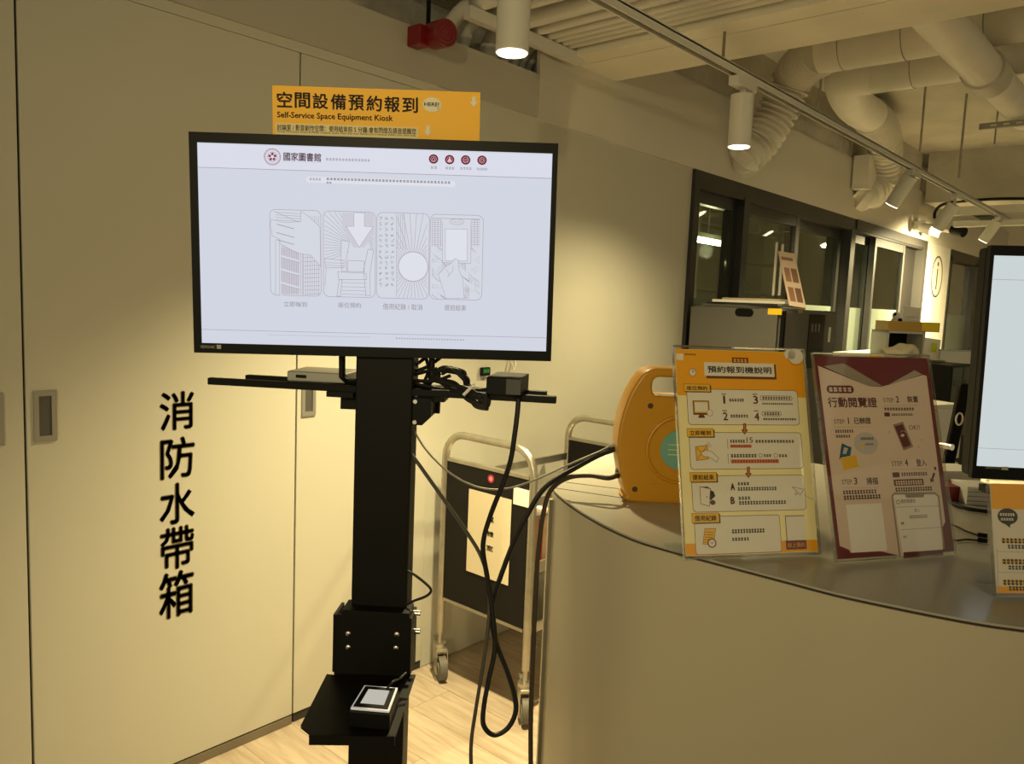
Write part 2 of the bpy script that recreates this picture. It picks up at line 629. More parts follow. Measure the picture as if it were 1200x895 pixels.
struct('ceiling_beam', MB().box((8.75, -2, 2.86), (0.5, 8.4, 0.48)), M_conc, 'far concrete beam with board marks below the ceiling', 'beam')

# far end of the room
struct('wall_back', MB().box((13.1, -2, 1.6), (0.2, 9, 3.2)), M_paint, 'cream wall at the far end of the room', 'wall')

# ------------------------------------------------------------------ dark windows
win = thing('window_1', 'long run of dark framed sliding windows in the far wall', 'window', (4.0, W, 0), kind='structure')
ZT = 2.279


def wbox(name, x0, x1, y0, y1, z0, z1, m, par=win):
    return MB().box(((x0 + x1) / 2, (y0 + y1) / 2, (z0 + z1) / 2), (x1 - x0, y1 - y0, z1 - z0)).build(name, m, par, world=True)


wbox('frame_head', 4.02, 8.88, W - 0.02, W + 0.10, 2.18, ZT, M_frame)
wbox('frame_sill', 4.02, 8.88, W - 0.02, W + 0.10, 0.0, 0.10, M_frame)
for x0, x1, mm in ((4.02, 4.085, M_frame), (4.655, 4.735, M_frame), (6.62, 6.72, M_frame)):
    wbox('mullion', x0, x1, W - 0.025, W + 0.12, 0.1, 2.20, mm)
wbox('jamb', 8.76, 8.88, W - 0.03, W + 0.10, 0.1, 2.20, M_sash)
wbox('head_trim', 6.72, 8.88, W - 0.03, W - 0.018, 2.20, ZT, M_sash)


def sash(x0, x1, y, m, edge=0.045):
    f = MB()
    for a, b, c, d in ((x0, x0 + edge, 0.1, 2.18), (x1 - edge, x1, 0.1, 2.18)):
        f.box(((a + b) / 2, y, (c + d) / 2), (b - a, 0.05, d - c))
    f.box(((x0 + x1) / 2, y, 2.145), (x1 - x0, 0.045, 0.07)).box(((x0 + x1) / 2, y, 0.14), (x1 - x0, 0.045, 0.08))
    s_ = f.build('sash', m, win, world=True)
    wbox('pane', x0 + edge, x1 - edge, y - 0.004, y + 0.004, 0.18, 2.11, M_glass, win)
    wbox('frosted_film', x0 + edge, x1 - edge, y - 0.0065, y - 0.0045, 0.18, 1.56, M_frost, win)


sash(4.085, 4.655, W + 0.05, M_frame)
sash(4.735, 5.62, W + 0.03, M_frame, 0.06)
sash(5.60, 6.62, W + 0.08, M_frame, 0.06)
sash(6.72, 7.36, W + 0.08, M_frame, 0.06)
sash(7.30, 8.20, W + 0.02, M_sash, 0.05)
wbox('black_sheet', 8.20, 8.76, W + 0.05, W + 0.06, 0.1, 2.18, M_pan)  # black sheet stands in for the darkness of the open bay

struct('wall_pier', MB().box((9.4, W + 0.05, 1.145), (1.04, 0.12, 2.29)), M_paint, 'pale wall pier carrying the round information mark', 'wall')
ig = Matrix(((1, 0, 0, 9.42), (0, 0, -1, W - 0.012), (0, 1, 0, 1.945), (0, 0, 0, 1)))
inf = thing('information_sign', 'round outlined letter i mark on the far wall pier', 'sign', ig)
m_ = MB()
for k in range(40):
    a, b = 2 * math.pi * k / 40, 2 * math.pi * (k + 1) / 40
    m_.prism([(math.cos(a) * 0.205, math.sin(a) * 0.205), (math.cos(a) * 0.222, math.sin(a) * 0.222), (math.cos(b) * 0.222, math.sin(b) * 0.222), (math.cos(b) * 0.205, math.sin(b) * 0.205)], -0.001, 0.002)
m_.build('ring', ink('i', (60, 52, 36)), inf)
MB().box((0, -0.025, 0.001), (0.026, 0.22, 0.003)).build('stem', ink('i', (60, 52, 36)), inf)
MB().cyl((0, 0.135, -0.0005), (0, 0.135, 0.0025), 0.022, 20).build('dot', ink('i', (60, 52, 36)), inf)

w2 = thing('window_2', 'dark framed glass door beyond the information mark', 'window', (9.92, W, 0), kind='structure')
wbox('frame_head', 9.92, 13.0, W - 0.02, W + 0.10, 2.16, ZT, M_frame, w2)
for x0, x1 in ((9.92, 10.0), (11.2, 11.5), (12.8, 13.0)):
    wbox('mullion', x0, x1, W - 0.02, W + 0.12, 0.0, 2.2, M_frame, w2)
for x0, x1 in ((10.0, 11.2), (11.5, 12.8)):
    wbox('pane', x0, x1, W + 0.04, W + 0.05, 0.0, 2.16, M_glass, w2)
    wbox('frosted_film', x0, x1, W + 0.036, W + 0.039, 0.0, 1.55, M_frost, w2)

# dim room behind the glass
M_olive = mat('olive_wall', (0.42, 0.39, 0.27), 0.8, noise=0.2, nscale=1.5)
br = struct('wall_backroom', MB().box((8, 5.2, 1.5), (10, 0.1, 3.0)).box((3.6, 3.8, 1.5), (0.1, 2.8, 3.0)).box((13, 3.8, 1.5), (0.1, 2.8, 3.0)).box((8.3, 3.75, 3.0), (9.5, 2.85, 0.06)).box((8.3, 3.85, -0.03), (9.5, 2.9, 0.05)),
            M_olive, 'dim olive room seen through the dark windows', 'wall')
for i in range(6):
    MB().box((8, 5.08, 0.5 + 0.42 * i), (9.0, 0.2, 0.03)).build('shelf_board', mat('dim_board', (0.5, 0.45, 0.32), 0.7), br)
for i in range(7):
    MB().box((4.3 + i * 1.2, 5.06, 1.55), (0.05, 0.22, 2.5)).build('shelf_upright', mat('dim_board', (0.30, 0.27, 0.19), 0.7), br)
for i, (px0, px1, py) in enumerate(((812, 846, 282),)):
    a, b = onY(px0, py - 2, 3.4), onY(px1, py + 4, 3.4)
    t = thing('tube_lamp', 'lit ceiling tube in the room behind the leftmost window pane', 'lamp', tuple((a + b) / 2))
    MB().cyl(a, b, 0.02, 10).build('tube', mat('tube_glow', (1, 1, 1), 0.5, emit=(1.0, 0.86, 0.55), estr=40), t, world=True)
    MB().box((a + b) / 2 + Vector((0, 0, 0.045)), ((b - a).length, 0.06, 0.04)).build('housing', M_white, t, world=True)
    ld = bpy.data.lights.new('tube_light', 'POINT')
    ld.energy = 60
    ld.color = (1.0, 0.9, 0.58)
    ld.shadow_soft_size = 0.06
    lo2 = bpy.data.objects.new('tube_light', ld)
    col.objects.link(lo2)
    lo2.parent = t
    lo2.location = (0, 0, -0.09)
    MB().cyl((a + b) / 2 + Vector((0, 0, 0.06)), ((a.x + b.x) / 2, 3.4, 2.98), 0.006, 6).build('hanger', M_white, t, world=True)

# ================================================================== CEILING SERVICES
# conduits lying on a strut and dropping behind the fascia
ci = 0
NMS = ('first thick cream conduit, nearest the red alarm under the ceiling', 'second cream conduit from the red alarm, bending down behind the fascia', 'thickest cream conduit, third from the red alarm', 'cream conduit right beside the thickest one, away from the alarm',
       'fourth last slim cream conduit before the soffit beam', 'third last slim cream conduit before the soffit beam', 'second last slim cream conduit before the soffit beam', 'last slim cream conduit, lying next to the soffit beam')
for x, r in ((2.20, 0.030), (2.295, 0.024), (2.448, 0.042), (2.535, 0.026), (2.602, 0.020), (2.648, 0.020), (2.696, 0.020), (2.744, 0.020)):
    zc = 2.5865 + r
    p = [(x, -2.5, zc), (x, 2.235, zc)] + [(x, 2.235 + 0.14 * math.sin(R(a)), zc - 0.14 * (1 - math.cos(R(a)))) for a in (15, 30, 45, 60, 75, 90)] + [(x, 2.375, 2.31)]
    o = MB().sweep(p, r, 14).build('conduit_pipe', M_white, smooth=True, at=(x, 2.375, 2.31))
    tag(o, NMS[ci], 'pipe', 'conduits under the ceiling')
    ci += 1
t = thing('strut_channel', 'short cream strut channel carrying the conduits near the fascia', 'bracket', (2.48, 2.18, 2.54))
MB().box((2.48, 2.18, 2.5625), (0.70, 0.035, 0.045)).build('channel', M_white, t, world=True)
for xx in (2.145, 2.385):
    MB().cyl((xx, 2.18, 2.57), (xx, 2.18, 2.74), 0.006, 8).build('threaded_rod', M_steel, t, world=True)

# red fire alarm on the fascia edge
al = thing('fire_alarm_bell', 'round red fire alarm sounder at the top of the fascia', 'alarm', tuple(onY(506, 44, 2.18)))
pc = onY(517, 40, 2.13)
MB().box((pc.x - 0.035, 2.21, pc.z - 0.004), (0.055, 0.075, 0.07), bev=0.006).build('mount', M_red, al, world=True)
nd = Vector((-0.25, -1, -0.12)).normalized()
MB().cyl(pc - nd * 0.05, pc + nd * 0.035, 0.047, 24).build('sounder', M_red, al, world=True, smooth=True)
g = MB()
for rr_ in (0.042, 0.028, 0.014):
    q_ = Vector((0, 0, 1)).rotation_difference(nd)
    g.sweep([pc + nd * 0.036 + q_ @ Vector((math.cos(k * math.pi / 10) * rr_, math.sin(k * math.pi / 10) * rr_, 0)) for k in range(20)], 0.0028, 6, closed=True)
g.build('grille_ring', mat('dark_red', (0.16, 0.006, 0.008), 0.4), al, world=True)
MB().cyl((pc.x, 2.2, pc.z + 0.03), (pc.x, 2.2, 2.57), 0.008, 8).build('conduit_stub', M_blackp, al, world=True)

# ducts
AX, AZ = 4.25, 2.88
BX, BZ = 4.78, 2.88


def flex_tube(pts, r, pitch, amp, n=22):
    P = smooth_path(pts, 24)
    L = [0]
    for a, b in zip(P, P[1:]):
        L.append(L[-1] + (b - a).length)
    tot = L[-1]
    m = int(tot / pitch * 4)
    out, rad = [], []
    j = 0
    for i in range(m + 1):
        s_ = tot * i / m
        while j < len(L) - 2 and L[j + 1] < s_:
            j += 1
        k = (s_ - L[j]) / max(1e-9, L[j + 1] - L[j])
        out.append(P[j].lerp(P[j + 1], k))
        rad.append(r + amp * (1 if i % 4 in (0, 1) else -1))
    return MB().sweep(out, rad, n)


ya_end = onX(962, 62, AX).y
d1 = thing('air_duct', 'upper wrapped round duct with a ribbed hose bending to the wall beside the spotlight', 'duct', (AX, ya_end, AZ - 0.13))
MB().sweep([(AX, -3, AZ), (AX, ya_end, AZ)], 0.118, 24).build('pipe', M_duct, d1, world=True, smooth=True)
for yy in (0.2, 0.55, 0.9, 1.25, 1.55):
    MB().sweep([(AX + 0.1195 * math.cos(k * math.pi / 14), yy, AZ + 0.1195 * math.sin(k * math.pi / 14)) for k in range(28)], 0.0025, 5, closed=True).build('seam_band', M_alu, d1, world=True)
e1 = onY(866, 183, W - 0.01)
fl1 = [Vector((AX, ya_end - 0.02, AZ)), onY(934, 84, 1.95), onY(912, 130, 2.06), onY(890, 166, 2.14), onY(872, 183, 2.20), Vector((e1.x + 0.05, W - 0.026, e1.z))]
flex_tube(fl1, 0.110, 0.042, 0.013).build('flexible_hose', M_flex, d1, world=True, smooth=False)

yb = onX(990, 98, BX).y
d2 = thing('air_duct', 'lower wrapped round duct with an elbow and a ribbed hose ending farther along the wall', 'duct', (BX, yb, BZ - 0.13))
MB().sweep([(BX, -3, BZ), (BX, yb - 0.15, BZ)], 0.118, 24).build('pipe', M_duct, d2, world=True, smooth=True)
el = [Vector((BX, yb - 0.15, BZ)), Vector((BX + 0.02, yb, BZ)), onY(1000, 121, 1.93), onY(1022, 137, 1.99)]
MB().sweep(smooth_path(el, 8), 0.121, 24).build('elbow', M_duct, d2, world=True, smooth=True)
for yy in (0.35, 0.7, 1.05, 1.35):
    MB().sweep([(BX + 0.1195 * math.cos(k * math.pi / 14), yy, BZ + 0.1195 * math.sin(k * math.pi / 14)) for k in range(28)], 0.0025, 5, closed=True).build('seam_band', M_alu, d2, world=True)
e2 = onY(1004, 222, W - 0.01)
fl2 = [onY(1019, 135, 1.985), onY(1034, 156, 2.02), onY(1037, 185, 2.07), onY(1030, 212, 2.13), onY(1017, 229, 2.17), Vector((e2.x, W - 0.026, e2.z))]
flex_tube(fl2, 0.116, 0.052, 0.014).build('flexible_hose', M_flex, d2, world=True)
MB().box((onY(1010, 192, 2.2).x, 2.168, 2.62), (0.22, 0.12, 0.26)).build('wall_box', M_duct, d2, world=True)

CY, CZ = 0.90, 2.655
cx1 = onY(1150, 106, CY).x
cx2 = onY(1186, 138, CY).x
d3 = thing('air_duct', 'straight duct running away below the crossing ducts, with a coupling', 'duct', (3.3, CY, CZ - 0.1))
MB().sweep([(3.205, CY, CZ), (cx1, CY, CZ)], 0.082, 22).build('pipe', M_duct, d3, world=True, smooth=True)
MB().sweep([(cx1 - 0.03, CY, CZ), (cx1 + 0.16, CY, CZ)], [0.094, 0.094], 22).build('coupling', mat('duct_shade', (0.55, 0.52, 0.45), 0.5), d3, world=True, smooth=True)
MB().sweep([(cx1 + 0.1, CY - 0.01, CZ), (cx2 + 0.3, CY - 0.01, CZ)], 0.078, 22).build('pipe', M_duct, d3, world=True, smooth=True)
st = thing('slotted_strut', 'short slotted metal strut at the end of the straight duct', 'bracket', (cx2, CY, CZ - 0.1))
sm = MB()
sm.box((cx2, CY - 0.1, CZ - 0.10), (0.03, 0.5, 0.032))
sm.build('channel', M_alu, st, world=True)
for k in range(6):
    MB().box((cx2 - 0.016, CY + 0.08 - k * 0.06, CZ - 0.10), (0.004, 0.028, 0.009)).build('slot', mat('slot_light', (0.75, 0.7, 0.6), 0.5), st, world=True)
MB().cyl((cx2, CY + 0.07, CZ - 0.2), (cx2, CY + 0.07, 3.1), 0.005, 8).build('threaded_rod', M_steel, st, world=True)

for (xa, ya, xb, yb2, lab) in ((966, 42, 971, 131, 'thin steel rod hanging in front of the ribbed hose bend'), (1085, 100, 1080, 178, 'thin steel rod hanging right of the wrapped elbow'), (1133, 110, 1128, 208, 'thin steel rod hanging below the duct coupling')):
    p = onZ(xa, ya, 3.1)
    d = ray(xb, yb2)
    tt = math.hypot(p.x, p.y) / math.hypot(d.x, d.y)
    zb = CAM.z + d.z * tt
    tag(MB().cyl((p.x, p.y, zb), (p.x, p.y, 3.1), 0.008, 8).build('threaded_rod', M_steel, at=(p.x, p.y, zb)), lab, 'rod', 'ceiling hanger rods')

# ------------------------------------------------------------------ lighting track and spotlights
TY, TZ = 1.51, 2.43
XE = onZ(1187.5, 263.8, TZ).x
tr = thing('lighting_track', 'long cream ceiling track carrying the row of spotlights', 'track', (0.6, TY, TZ))
tm = MB()
tm.box(((XE - 0.5) / 2, TY, TZ + 0.028), (XE + 0.5, 0.036, 0.010))
for s_ in (-1, 1):
    tm.box(((XE - 0.5) / 2, TY + s_ * 0.0155, TZ + 0.014), (XE + 0.5, 0.005, 0.030))
tm.build('channel', M_white, tr, world=True)
MB().box(((XE - 0.5) / 2, TY, TZ + 0.021), (XE + 0.48, 0.026, 0.003)).build('slot', mat('track_slot', (0.12, 0.10, 0.08), 0.5), tr, world=True)
for xx in (2.868,):
    MB().cyl((xx, TY, TZ + 0.03), (xx, TY, 2.567 if xx < 3.2 else 3.1), 0.006, 8).build('hanger_rod', mat('rod_bronze', (0.22, 0.18, 0.12), 0.4, metal=0.6), tr, world=True)


def spotlight(bottom, tilt_deg, aim, label, watts, angle=128, blend=1.0, lens=0.205, r=0.046, ty=TY, soft=0.035):
    """bottom: centre of the lens; tilt: lean of the head away from plumb, towards aim (unit xy)"""
    b = Vector(bottom)
    ax = Vector((aim[0] * math.sin(R(tilt_deg)), aim[1] * math.sin(R(tilt_deg)), -math.cos(R(tilt_deg))))
    top = b - ax * lens
    xb = top.x + (0.0 if tilt_deg == 0 else 0.03)
    t = thing('track_spotlight', label, 'spotlight', (xb, ty, b.z - 0.0), group='spotlights on the ceiling track')
    MB().box((xb, ty, TZ - 0.018), (0.17, 0.046, 0.038), bev=0.003).build('adapter', M_white, t, world=True)
    MB().box((top.x + 0.0, ty, (TZ - 0.03 + top.z) / 2 - 0.02), (0.012, 0.02, max(0.03, TZ - top.z))).build('stem', M_white, t, world=True)
    MB().sweep([top, top.lerp(b, 0.5), b], r, 28).build('housing', M_white, t, world=True, smooth=True)
    MB().sweep([b + ax * 0.0005, b + ax * 0.003], r * 0.9, 28).build('lens', M_lens, t, world=True, smooth=True)
    ld = bpy.data.lights.new('spot_light', 'SPOT')
    ld.energy = watts
    ld.color = WARM
    ld.spot_size = R(angle)
    ld.spot_blend = blend
    ld.shadow_soft_size = soft
    lo = bpy.data.objects.new('spot_light', ld)
    col.objects.link(lo)
    lo.parent = t
    lo.matrix_world = Matrix.Translation(b + ax * 0.012)
    q_ = Vector((0, 0, -1)).rotation_difference(ax)
    lo.matrix_parent_inverse = Matrix.Identity(4)
    lo.matrix_basis = WORLD[t.name].inverted() @ (Matrix.Translation(b + ax * 0.012) @ q_.to_matrix().to_4x4())
    return t


def second_track():
    t2 = thing('lighting_track', 'second cream ceiling track running overhead behind the viewer', 'track', (-1.2, -1.2, TZ))
    MB().box((-0.9, -1.2, TZ + 0.016), (4.0, 0.036, 0.034)).build('channel', M_white, t2, world=True)
    for xx in (-2.6, 0.8):
        MB().cyl((xx, -1.2, TZ + 0.03), (xx, -1.2, 3.1), 0.006, 8).build('hanger_rod', M_steel, t2, world=True)


second_track()
spotlight((-2.30, -1.14, 2.22), 80, (0.81, 0.58), 'cream spotlight behind the camera aimed at the kiosk', 190, angle=44, ty=-1.2, soft=0.02)
spotlight(onY(600, 62, TY), 0, (0, 1), 'cream cylinder spotlight nearest the camera, above the kiosk sign', 375, angle=114)
spotlight(onY(866, 172, TY), 0, (0, 1), 'cream cylinder spotlight hanging before the ribbed hose', 165, angle=150)
spotlight(onY(1045, 240, TY + 0.11), 32, (0.2, 0.98), 'tilted cream spotlight beside the second ribbed hose', 330, angle=118)
spotlight(onY(1098, 268, TY + 0.11), 32, (0.2, 0.98), 'tilted cream spotlight above the information mark', 330, angle=112)
spotlight(onY(1152, 282, TY + 0.11), 32, (0.2, 0.98), 'tilted cream spotlight near the far end of the track', 1000, angle=168)

# fluorescent battens and small devices at the far end
for py, lab in ((247, 'upper white batten crossing below the far beam'), (262, 'lower white batten crossing below the far beam')):
    c = onX(1110 if py < 255 else 1118, py + 1, 8.3)
    o = MB().box((8.3, c.y - 1.5, c.z), (0.09, 3.0, 0.075 if py < 255 else 0.05)).build('ceiling_batten', M_white, at=(8.3, c.y - 1.5, c.z))
    tag(o, lab, 'batten', 'white battens under the far beam')
pth = [onX(x, y, 8.45) for x, y in ((1230, 233), (1170, 233), (1125, 236), (1104, 240), (1096, 248), (1095, 256))]
tag(MB().sweep(smooth_path(pth, 6), 0.014, 8).build('ceiling_cable', M_rubber, at=tuple(pth[-1])), 'black cable run along the far beam', 'cable')
cc = onY(1116, 271, 2.05)
cv = thing('security_camera', 'small black and white camera on the far wall', 'camera', tuple(cc))
MB().cyl(cc + Vector((-0.05, -0.12, -0.02)), cc + Vector((0, 0.0, 0.02)), 0.05, 16).build('barrel', M_blackp, cv, world=True, smooth=True)
MB().cyl(cc, (cc.x, W - 0.02, cc.z + 0.03), 0.02, 10).build('arm', M_white, cv, world=True)
MB().box((cc.x, W - 0.03, cc.z + 0.03), (0.09, 0.02, 0.09)).build('mount', M_white, cv, world=True)
cc = onY(1090, 265, 2.1)
cv = thing('emergency_light', 'twin headed emergency light on the wall beside the far windows', 'lamp', tuple(cc))
MB().box(cc + Vector((0, 0.08, 0)), (0.14, 0.12, 0.10), bev=0.01).build('case', M_white, cv, world=True)
for s_ in (-1, 1):
    MB().cyl(cc + Vector((s_ * 0.11, 0.05, -0.02)), cc + Vector((s_ * 0.14, -0.06, -0.05)), 0.045, 14, r2=0.055).build('lamp_head', M_white, cv, world=True)

# ================================================================== COUNTER
CT = 1.14
edge_px = ((648, 572), (668, 590), (700, 610), (738, 628), (775, 640), (850, 660), (915, 677), (980, 694), (1045, 708), (1100, 719), (1150, 728), (1200, 735))
front = [onZ(x, y, CT) for x, y in edge_px]
front = [Vector((p.x, p.y)) for p in front]
back0 = [onZ(x, y, CT) for x, y in ((720, 530), (695, 538), (672, 550), (656, 562))]
back0 = [Vector((p.x, p.y)) for p in back0]
near = [Vector((1.14, 0.01)), Vector((1.26, -0.13)), Vector((1.45, -0.29)), Vector((1.7, -0.42))]
inner = [Vector((2.05, -0.30)), Vector((1.95, -0.05)), Vector((1.90, 0.25)), Vector((1.88, 0.55)), Vector((1.88, 0.85)), Vector((1.80, 1.03))]
outline = [Vector((v.x, v.y)) for v in smooth_path([Vector((v.x, v.y, 0)) for v in back0 + front + near], 5)] + inner
ct = thing('service_counter', 'curved beige service counter with a pale grey top', 'counter', (1.5, 0.5, 0))


def grow(poly, d):
    c = sum(poly, Vector((0, 0))) / len(poly)
    return [p + (p - c).normalized() * d for p in poly]


MB().prism([(p.x, p.y) for p in outline], CT - 0.003, CT).build('counter_top', M_ctop, ct, world=True)
MB().prism([(p.x, p.y) for p in grow(outline, -0.003)], CT - 0.0065, CT - 0.003).build('shadow_joint', M_seam, ct, world=True)
MB().prism([(p.x, p.y) for p in grow(outline, 0.0005)], 0.0, CT - 0.0065).build('curved_front', M_counter, ct, world=True, smooth=True)
# seams on the top and the edge strip where two curved panels meet
for (xa, ya), (xb, yb_) in (((649, 571.5), (760, 588)), ((663, 565), (760, 577))):
    a, b = onZ(xa, ya, CT), onZ(xb, yb_, CT)
    MB().box((a + b) / 2 + Vector((0, 0, 0.0002)), ((b - a).length, 0.002, 0.0008), rot=(0, 0, math.atan2((b - a).y, (b - a).x))).build('top_seam', M_seam, ct, world=True)
p = onZ(649.5, 573, CT)
MB().box((p.x - 0.002, p.y + 0.004, (CT - 0.02) / 2), (0.010, 0.010, CT - 0.02), rot=(0, 0, 0.9)).build('edge_strip', M_steel, ct, world=True)

# ================================================================== KIOSK STAND
SY = -51.0
pf = dep(446.5, 600, 1.45)
back = Vector((math.sin(R(SY)) * -1, math.cos(R(SY)), 0))
pcx = Vector((pf.x, pf.y, 0)) + back * 0.03
FM = zrot((pcx.x, pcx.y, 0), SY)
ks = thing('kiosk_stand', 'black steel display stand with shelf bars and a low reader tray', 'stand', FM)
FI = FM.inverted()


def loc(v): return FI @ Vector(v)


PW = 0.1055
MB().box((0, 0, 0.843), (PW, 0.06, 1.646), bev=0.003).build('pole', M_blackm, ks)
MB().box((-0.04, 0.03, 0.011), (0.40, 0.42, 0.02), bev=0.004).build('base_plate', M_blackm, ks)
# shelf bars
for (xa, ya, xb, yb_, ta, tb, nm) in ((245, 446, 652, 468.5, 1.475, 1.405, 'front'), (289, 443, 641, 462, 1.53, 1.46, 'rear')):
    a, b = dep(xa, ya, ta), dep(xb, yb_, tb)
    zc = (a.z + b.z) / 2
    a.z = b.z = zc
    d = (b - a)
    MB().box((a + b) / 2, (d.length, 0.014, 0.013), rot=(0, 0, math.atan2(d.y, d.x)), bev=0.0015).build('shelf_bar', M_blackm, ks, world=True)
    if nm == 'front':
        barz = zc
        BA, BB = a, b
for x in (-0.085, 0.085):
    MB().box((x, 0.02, barz - 0.012), (0.05, 0.075, 0.010)).build('shelf_bracket', M_blackm, ks)
MB().box((0, 0.033, barz - 0.02), (0.19, 0.012, 0.05)).build('shelf_clamp', M_blackm, ks)
# bent arms from the pole up to the display
for s_ in (-1, 1):
    MB().sweep([(s_ * 0.052, 0.0, barz + 0.012), (s_ * 0.075, -0.005, barz + 0.012), (s_ * 0.083, -0.01, barz + 0.02), (s_ * 0.085, -0.012, barz + 0.15)], 0.006, 8).build('display_arm', M_blackm, ks)
MB().box((0, -0.036, 1.56), (0.2, 0.012, 0.2)).build('display_plate', M_blackm, ks)
# tray bracket and tray
yf = -0.062


def on_local_y(px, py, yl):
    o_, d_ = FI @ CAM, FI.to_3x3() @ ray(px, py)
    return o_ + d_ * ((yl - o_.y) / d_.y)


ztop = on_local_y(435, 722, yf + 0.011).z
zt = on_local_y(436, 790, yf + 0.011).z
bl_, br_ = loc(onZ(383, 790, zt)), loc(onZ(487, 790, zt))
pxl, pxr = on_local_y(392, 745, yf + 0.011).x, on_local_y(480, 745, yf + 0.011).x
MB().box(((pxl + pxr) / 2, yf + 0.014, (ztop + zt) / 2 - 0.005), (pxr - pxl, 0.006, ztop - zt + 0.010), bev=0.001).build('tray_backplate', M_blackm, ks)
for x in (pxl, pxr):
    MB().box((x, yf + 0.04, (ztop + zt) / 2), (0.006, 0.06, ztop - zt), bev=0.001).build('bracket_cheek', M_blackm, ks)
MB().box((0, yf + 0.03, ztop + 0.006), (PW + 0.02, 0.05, 0.012)).build('pole_clamp', M_blackm, ks)
for x, y in ((408, 742), (408, 758), (465, 743), (464, 759)):
    q = on_local_y(x, y, yf + 0.010)
    MB().sphere((q.x, yf + 0.010, q.z), 0.0055, (1, 0.55, 1)).build('screw', M_screw, ks, smooth=True)
for y in (731, 754):
    q = loc(dep(485, y, 1.43))
    MB().cyl((pxr, yf + 0.045, q.z), (pxr + 0.014, yf + 0.045, q.z), 0.0055, 10).build('screw', M_screw, ks, smooth=True)
fl_, fr_ = loc(onZ(362, 864, zt - 0.004)), loc(onZ(463, 865, zt - 0.004))
fo_ = loc(onZ(352, 851, zt))
cn = [(bl_.x + 0.016, bl_.y), (br_.x, br_.y), (fr_.x, fr_.y), (fl_.x, fl_.y)]
MB().prism(cn, zt - 0.004, zt).build('tray', M_blackm, ks)
tl_ = MB()
tl_.quad([(bl_.x + 0.016, bl_.y, zt), (fl_.x, fl_.y + 0.004, zt), (fo_.x, fo_.y, zt + 0.001), (bl_.x, bl_.y, zt + 0.001)])
tl_.quad([(bl_.x + 0.016, bl_.y, zt - 0.003), (fl_.x, fl_.y + 0.004, zt - 0.003), (fo_.x, fo_.y, zt - 0.003), (bl_.x, bl_.y, zt - 0.003)])
tl_.build('tray_wing', M_blackm, ks)
MB().box(((fl_.x + fr_.x) / 2, (fl_.y + fr_.y) / 2, zt - 0.008), ((fr_.x - fl_.x), 0.003, 0.016), rot=(0, 0, math.atan2(fr_.y - fl_.y, fr_.x - fl_.x))).build('tray_lip', M_blackm, ks)

# card reader on the tray
ra, rb, rc, rd = [onZ(x, y, zt + 0.034) for x, y in ((427, 803), (466, 806), (456, 833), (411, 829))]
cr_ = (ra + rb + rc + rd) / 4
cm = Matrix.Translation((cr_.x, cr_.y, zt + 0.0008))
rdr = thing('card_reader', 'small black card reader with a lit white window on the tray', 'reader', cm)


def sub(poly, k): return [Vector((cr_.x, cr_.y)) + (Vector((p.x, p.y)) - Vector((cr_.x, cr_.y))) * k for p in poly]


rq = [ra, rb, rc, rd][::-1]
body = sub(rq, 1.06)
MB().prism([(p.x - cr_.x, p.y - cr_.y) for p in body], 0, 0.030, bev=0.003).build('body', M_blackp, rdr)
top_ = sub(rq, 1.0)
MB().prism([(p.x - cr_.x, p.y - cr_.y) for p in top_], 0.030, 0.0335).build('silver_rim', mat('silver_rim', (0.75, 0.74, 0.72), 0.3, metal=0.3, emit=(0.9, 0.9, 0.95), estr=0.25), rdr)  # rim is no lamp; a faint glow is put into the silver
MB().prism([(p.x - cr_.x, p.y - cr_.y) for p in sub(rq, 0.9)], 0.0335, 0.0345).build('glass_face', M_blackp, rdr)
MB().prism([(p.x - cr_.x, p.y - cr_.y) for p in sub(rq, 0.62)], 0.0345, 0.0350).build('lit_window', glow('reader', (190, 186, 174), 1.0), rdr)

# mini computer, power brick and driver box on the bars
def on_bars(name, label, cat, px0, py0, px1, py1, t, dy, m, par=None):
    a, b = dep(px0, py0, t), dep(px1, py1, t)
    c = (a + b) / 2
    d = Vector((b.x - a.x, b.y - a.y, 0))
    return a, b, c, d


a, b = dep(350, 436, 1.52), dep(414, 450, 1.50)
mm_ = zrot(((a.x + b.x) / 2, (a.y + b.y) / 2, barz + 0.0072), math.degrees(math.atan2(BB.y - BA.y, BB.x - BA.x)))
mp_ = thing('mini_computer', 'slim grey mini computer lying on the shelf bars left of the pole', 'computer', mm_)
MB().box((0, 0, 0.0095), (0.115, 0.10, 0.019), bev=0.002).build('case', M_alu, mp_)
MB().box((-0.03, -0.0505, 0.0095), (0.02, 0.001, 0.006)).build('port', M_blackp, mp_)
a, b = dep(574, 452, 1.44), dep(617, 452, 1.43)
mm_ = zrot(((a.x + b.x) / 2, (a.y + b.y) / 2, barz + 0.0072), -57)
pb = thing('power_adapter', 'black power brick on the right end of the shelf bars', 'adapter', mm_)
MB().box((0, 0, 0.0155), (0.062, 0.11, 0.031), bev=0.002).build('case', M_blackp, pb)
MB().box((0.018, -0.0552, 0.0155), (0.026, 0.0008, 0.027)).build('label_plate', mat('label_grey', (0.05, 0.05, 0.045), 0.5), pb)
a = loc(dep(492, 480, 1.46))
ub = thing('driver_box', 'small black box screwed to the pole under the shelf bars', 'box', FM @ Matrix.Translation((PW / 2 + 0.001, 0.0, a.z - 0.024)))
MB().prism([(0, 0.0), (0.018, 0.0), (0.034, 0.016), (0.034, 0.05), (0, 0.05)], -0.03, 0.03, m=Matrix(((1, 0, 0, 0), (0, 0, 1, 0), (0, 1, 0, 0), (0, 0, 0, 1)))).build('case', M_blackp, ub)
for zz in (0.006, 0.044):
    MB().cyl((0.005, -0.036, zz), (0.005, -0.03, zz), 0.004, 8).build('screw', M_screw, ub)

